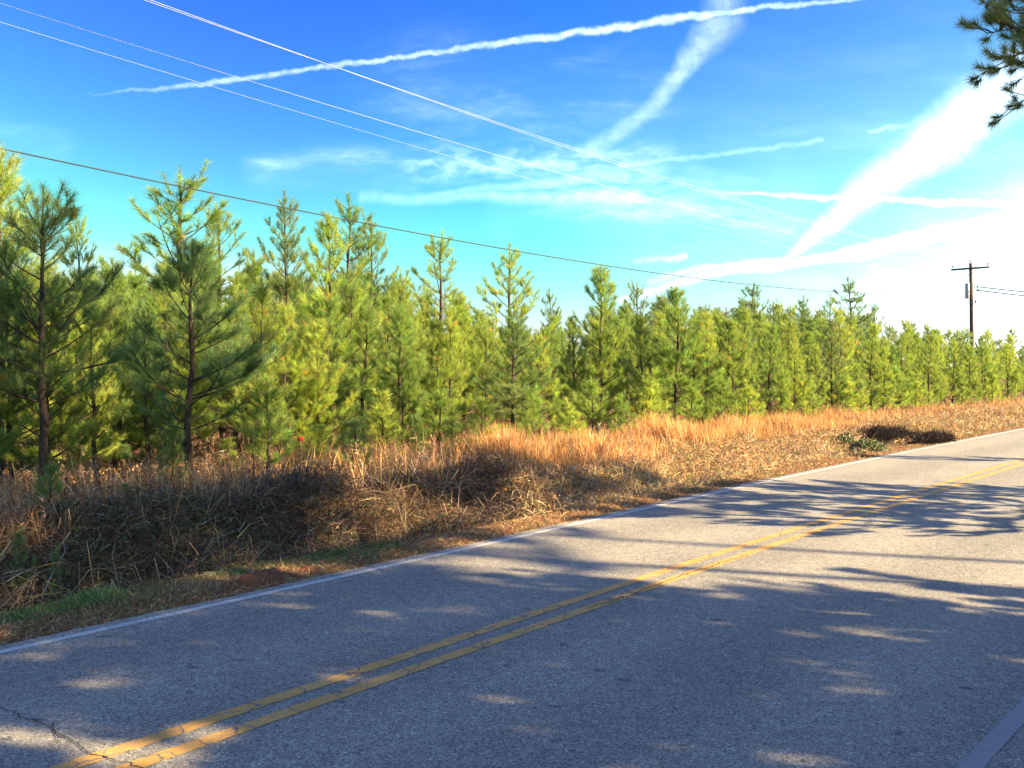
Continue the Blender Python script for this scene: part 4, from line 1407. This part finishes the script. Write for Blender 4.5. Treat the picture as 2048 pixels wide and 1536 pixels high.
def overhang_pine():
    """the pine whose limb with cones hangs into the top right corner"""
    rs = np.random.RandomState(15)
    Yd = 9.0
    base = np.array([9.6, 5.6]); bz = float(gz(*base))
    root = empty('roadside_pine', (base[0], base[1], bz))
    O = np.array([base[0], base[1], bz])
    tb = Tubes()
    H = 11.0
    tb.tube([(0, 0, -.1), (.1, 0, 3), (0, .1, 7), (-.1, 0, H)], [.19, .16, .11, .03], 12)
    def cz(x, y, Y=Yd): return P3(x + 4, y, Y) - O
    limbs = [
        ([(2600, 330), (2300, 210), (2120, 100), (2030, 60), (1962, 12)], 9.0),
        ([(2600, 360), (2320, 240), (2130, 130), (2040, 62), (1995, 50), (1962, 72)], 8.7),
        ([(2600, 380), (2330, 250), (2150, 150), (2060, 95), (1995, 118), (1958, 150)], 9.2),
        ([(2600, 400), (2330, 290), (2180, 200), (2100, 175), (2040, 190), (2004, 232)], 9.4),
        ([(2600, 340), (2330, 200), (2150, 60), (2060, 10), (2000, -30), (1960, -60)], 8.8),
        ([(2600, 320), (2330, 160), (2150, 0), (2090, -60), (2010, -100)], 9.1),
        ([(2600, 340), (2330, 220), (2150, 110), (2080, 60), (2010, 20)], 8.4),
        ([(2600, 340), (2330, 240), (2150, 160), (2070, 120), (2000, 130)], 8.6),
        ([(2600, 330), (2330, 190), (2150, 90), (2080, 30), (1990, 30)], 9.3),
        ([(2600, 380), (2330, 260), (2180, 170), (2110, 130), (2040, 140)], 8.8),
        ([(2600, 330), (2330, 210), (2150, 120), (2090, 80), (2020, 88)], 9.0),
        ([(2600, 320), (2330, 180), (2170, 70), (2100, 30), (2040, 5)], 9.5),
    ]
    shoots = []; cones = []
    for li, (pix, Y) in enumerate(limbs):
        trunkp = np.array([.05, .05, 4.2 + .3 * li])
        pts = [trunkp] + [cz(x, y, Y) for x, y in pix[1:]]
        pts = np.array(pts)
        # resample
        d = np.r_[0, np.cumsum(np.linalg.norm(np.diff(pts, axis=0), axis=1))]
        t = np.linspace(0, d[-1], 16)
        path = np.stack([np.interp(t, d, pts[:, k]) for k in range(3)], -1)
        path[1:-1] += rs.randn(14, 3) * .02
        tb.tube(path, np.linspace(.03, .005, 16), 5)
        shoots.append((path[-2], path[-1]))
        for w in range(64):
            i0 = rs.randint(6, 15); f = rs.rand()
            q0 = path[i0] * (1 - f) + path[i0 + 1 if i0 < 15 else 15] * f
            ax = path[min(i0 + 1, 15)] - path[i0 - 1]; ax /= np.linalg.norm(ax)
            dv = ax * .8 + rs.randn(3) * .55; dv[2] += .12; dv /= np.linalg.norm(dv)
            l2 = rs.uniform(.08, .24)
            q1 = q0 + dv * l2; q2 = q1 + (dv + [0, 0, .35]) * .07
            tb.tube([q0, q0 * .5 + q1 * .5 + rs.randn(3) * .01, q1, q2], [.006, .005, .004, .003], 4)
            shoots.append((q1, q2)); shoots.append((q1, q2)); shoots.append((q1 * .75 + q0 * .25, q1))
            if rs.rand() < .15: cones.append((q0 * .4 + q1 * .6, dv))
    link('trunk', tb.mesh('trunk', BARK), root)
    P0 = np.array([a for a, b in shoots]); P1 = np.array([b for a, b in shoots])
    n_per = 62
    idx = np.repeat(np.arange(len(P0)), n_per); n = len(idx)
    ax = (P1 - P0)[idx]; ax /= np.linalg.norm(ax, axis=1)[:, None] + 1e-9
    b0 = P0[idx] + (P1 - P0)[idx] * rs.rand(n, 1)
    rd = rs.randn(n, 3); rd -= ax * (rd * ax).sum(1)[:, None]; rd /= np.linalg.norm(rd, axis=1)[:, None]
    th = np.radians(rs.uniform(10, 72, n))[:, None]
    d = ax * np.cos(th) + rd * np.sin(th)
    sd = np.cross(d, rs.randn(n, 3)); sd /= np.linalg.norm(sd, axis=1)[:, None]
    L_ = rs.uniform(.08, .15, n)[:, None]
    V = np.stack([b0 - sd * .0019, b0 + sd * .0019, b0 + d * L_], 1).reshape(-1, 3)
    c = np.repeat(np.exp(rs.randn(n, 1) * .2) * np.ones(3), 3, axis=0)
    link('crown', mesh_tris('crown', V, np.arange(n * 3).reshape(-1, 3), NEEDLE_BLUE, c), root)
    CM = simple('cone_brown', (.05, .03, .022), .8)
    for (p, dv) in cones[:26]:
        c_ = Tubes()
        dn = (dv * .3 + np.array([0, 0, -.6]) + rs.randn(3) * .4); dn /= np.linalg.norm(dn)
        L0 = rs.uniform(.055, .075)
        for ring in range(5):
            f = ring / 4
            r = .022 * math.sin(math.pi * (.22 + .68 * f)) + .004
            q = p + dn * L0 * f
            c_.tube([q, q + dn * .006, q + dn * .016], [r * .5, r, r * .55], 7)
        link('pine_cone', c_.mesh('pine_cone', CM), root)
    # the rest of the crown, above and behind the limb
    tag(root, 'roadside pine whose grey green limb with cones hangs into the top right corner', 'pine tree')


overhang_pine()
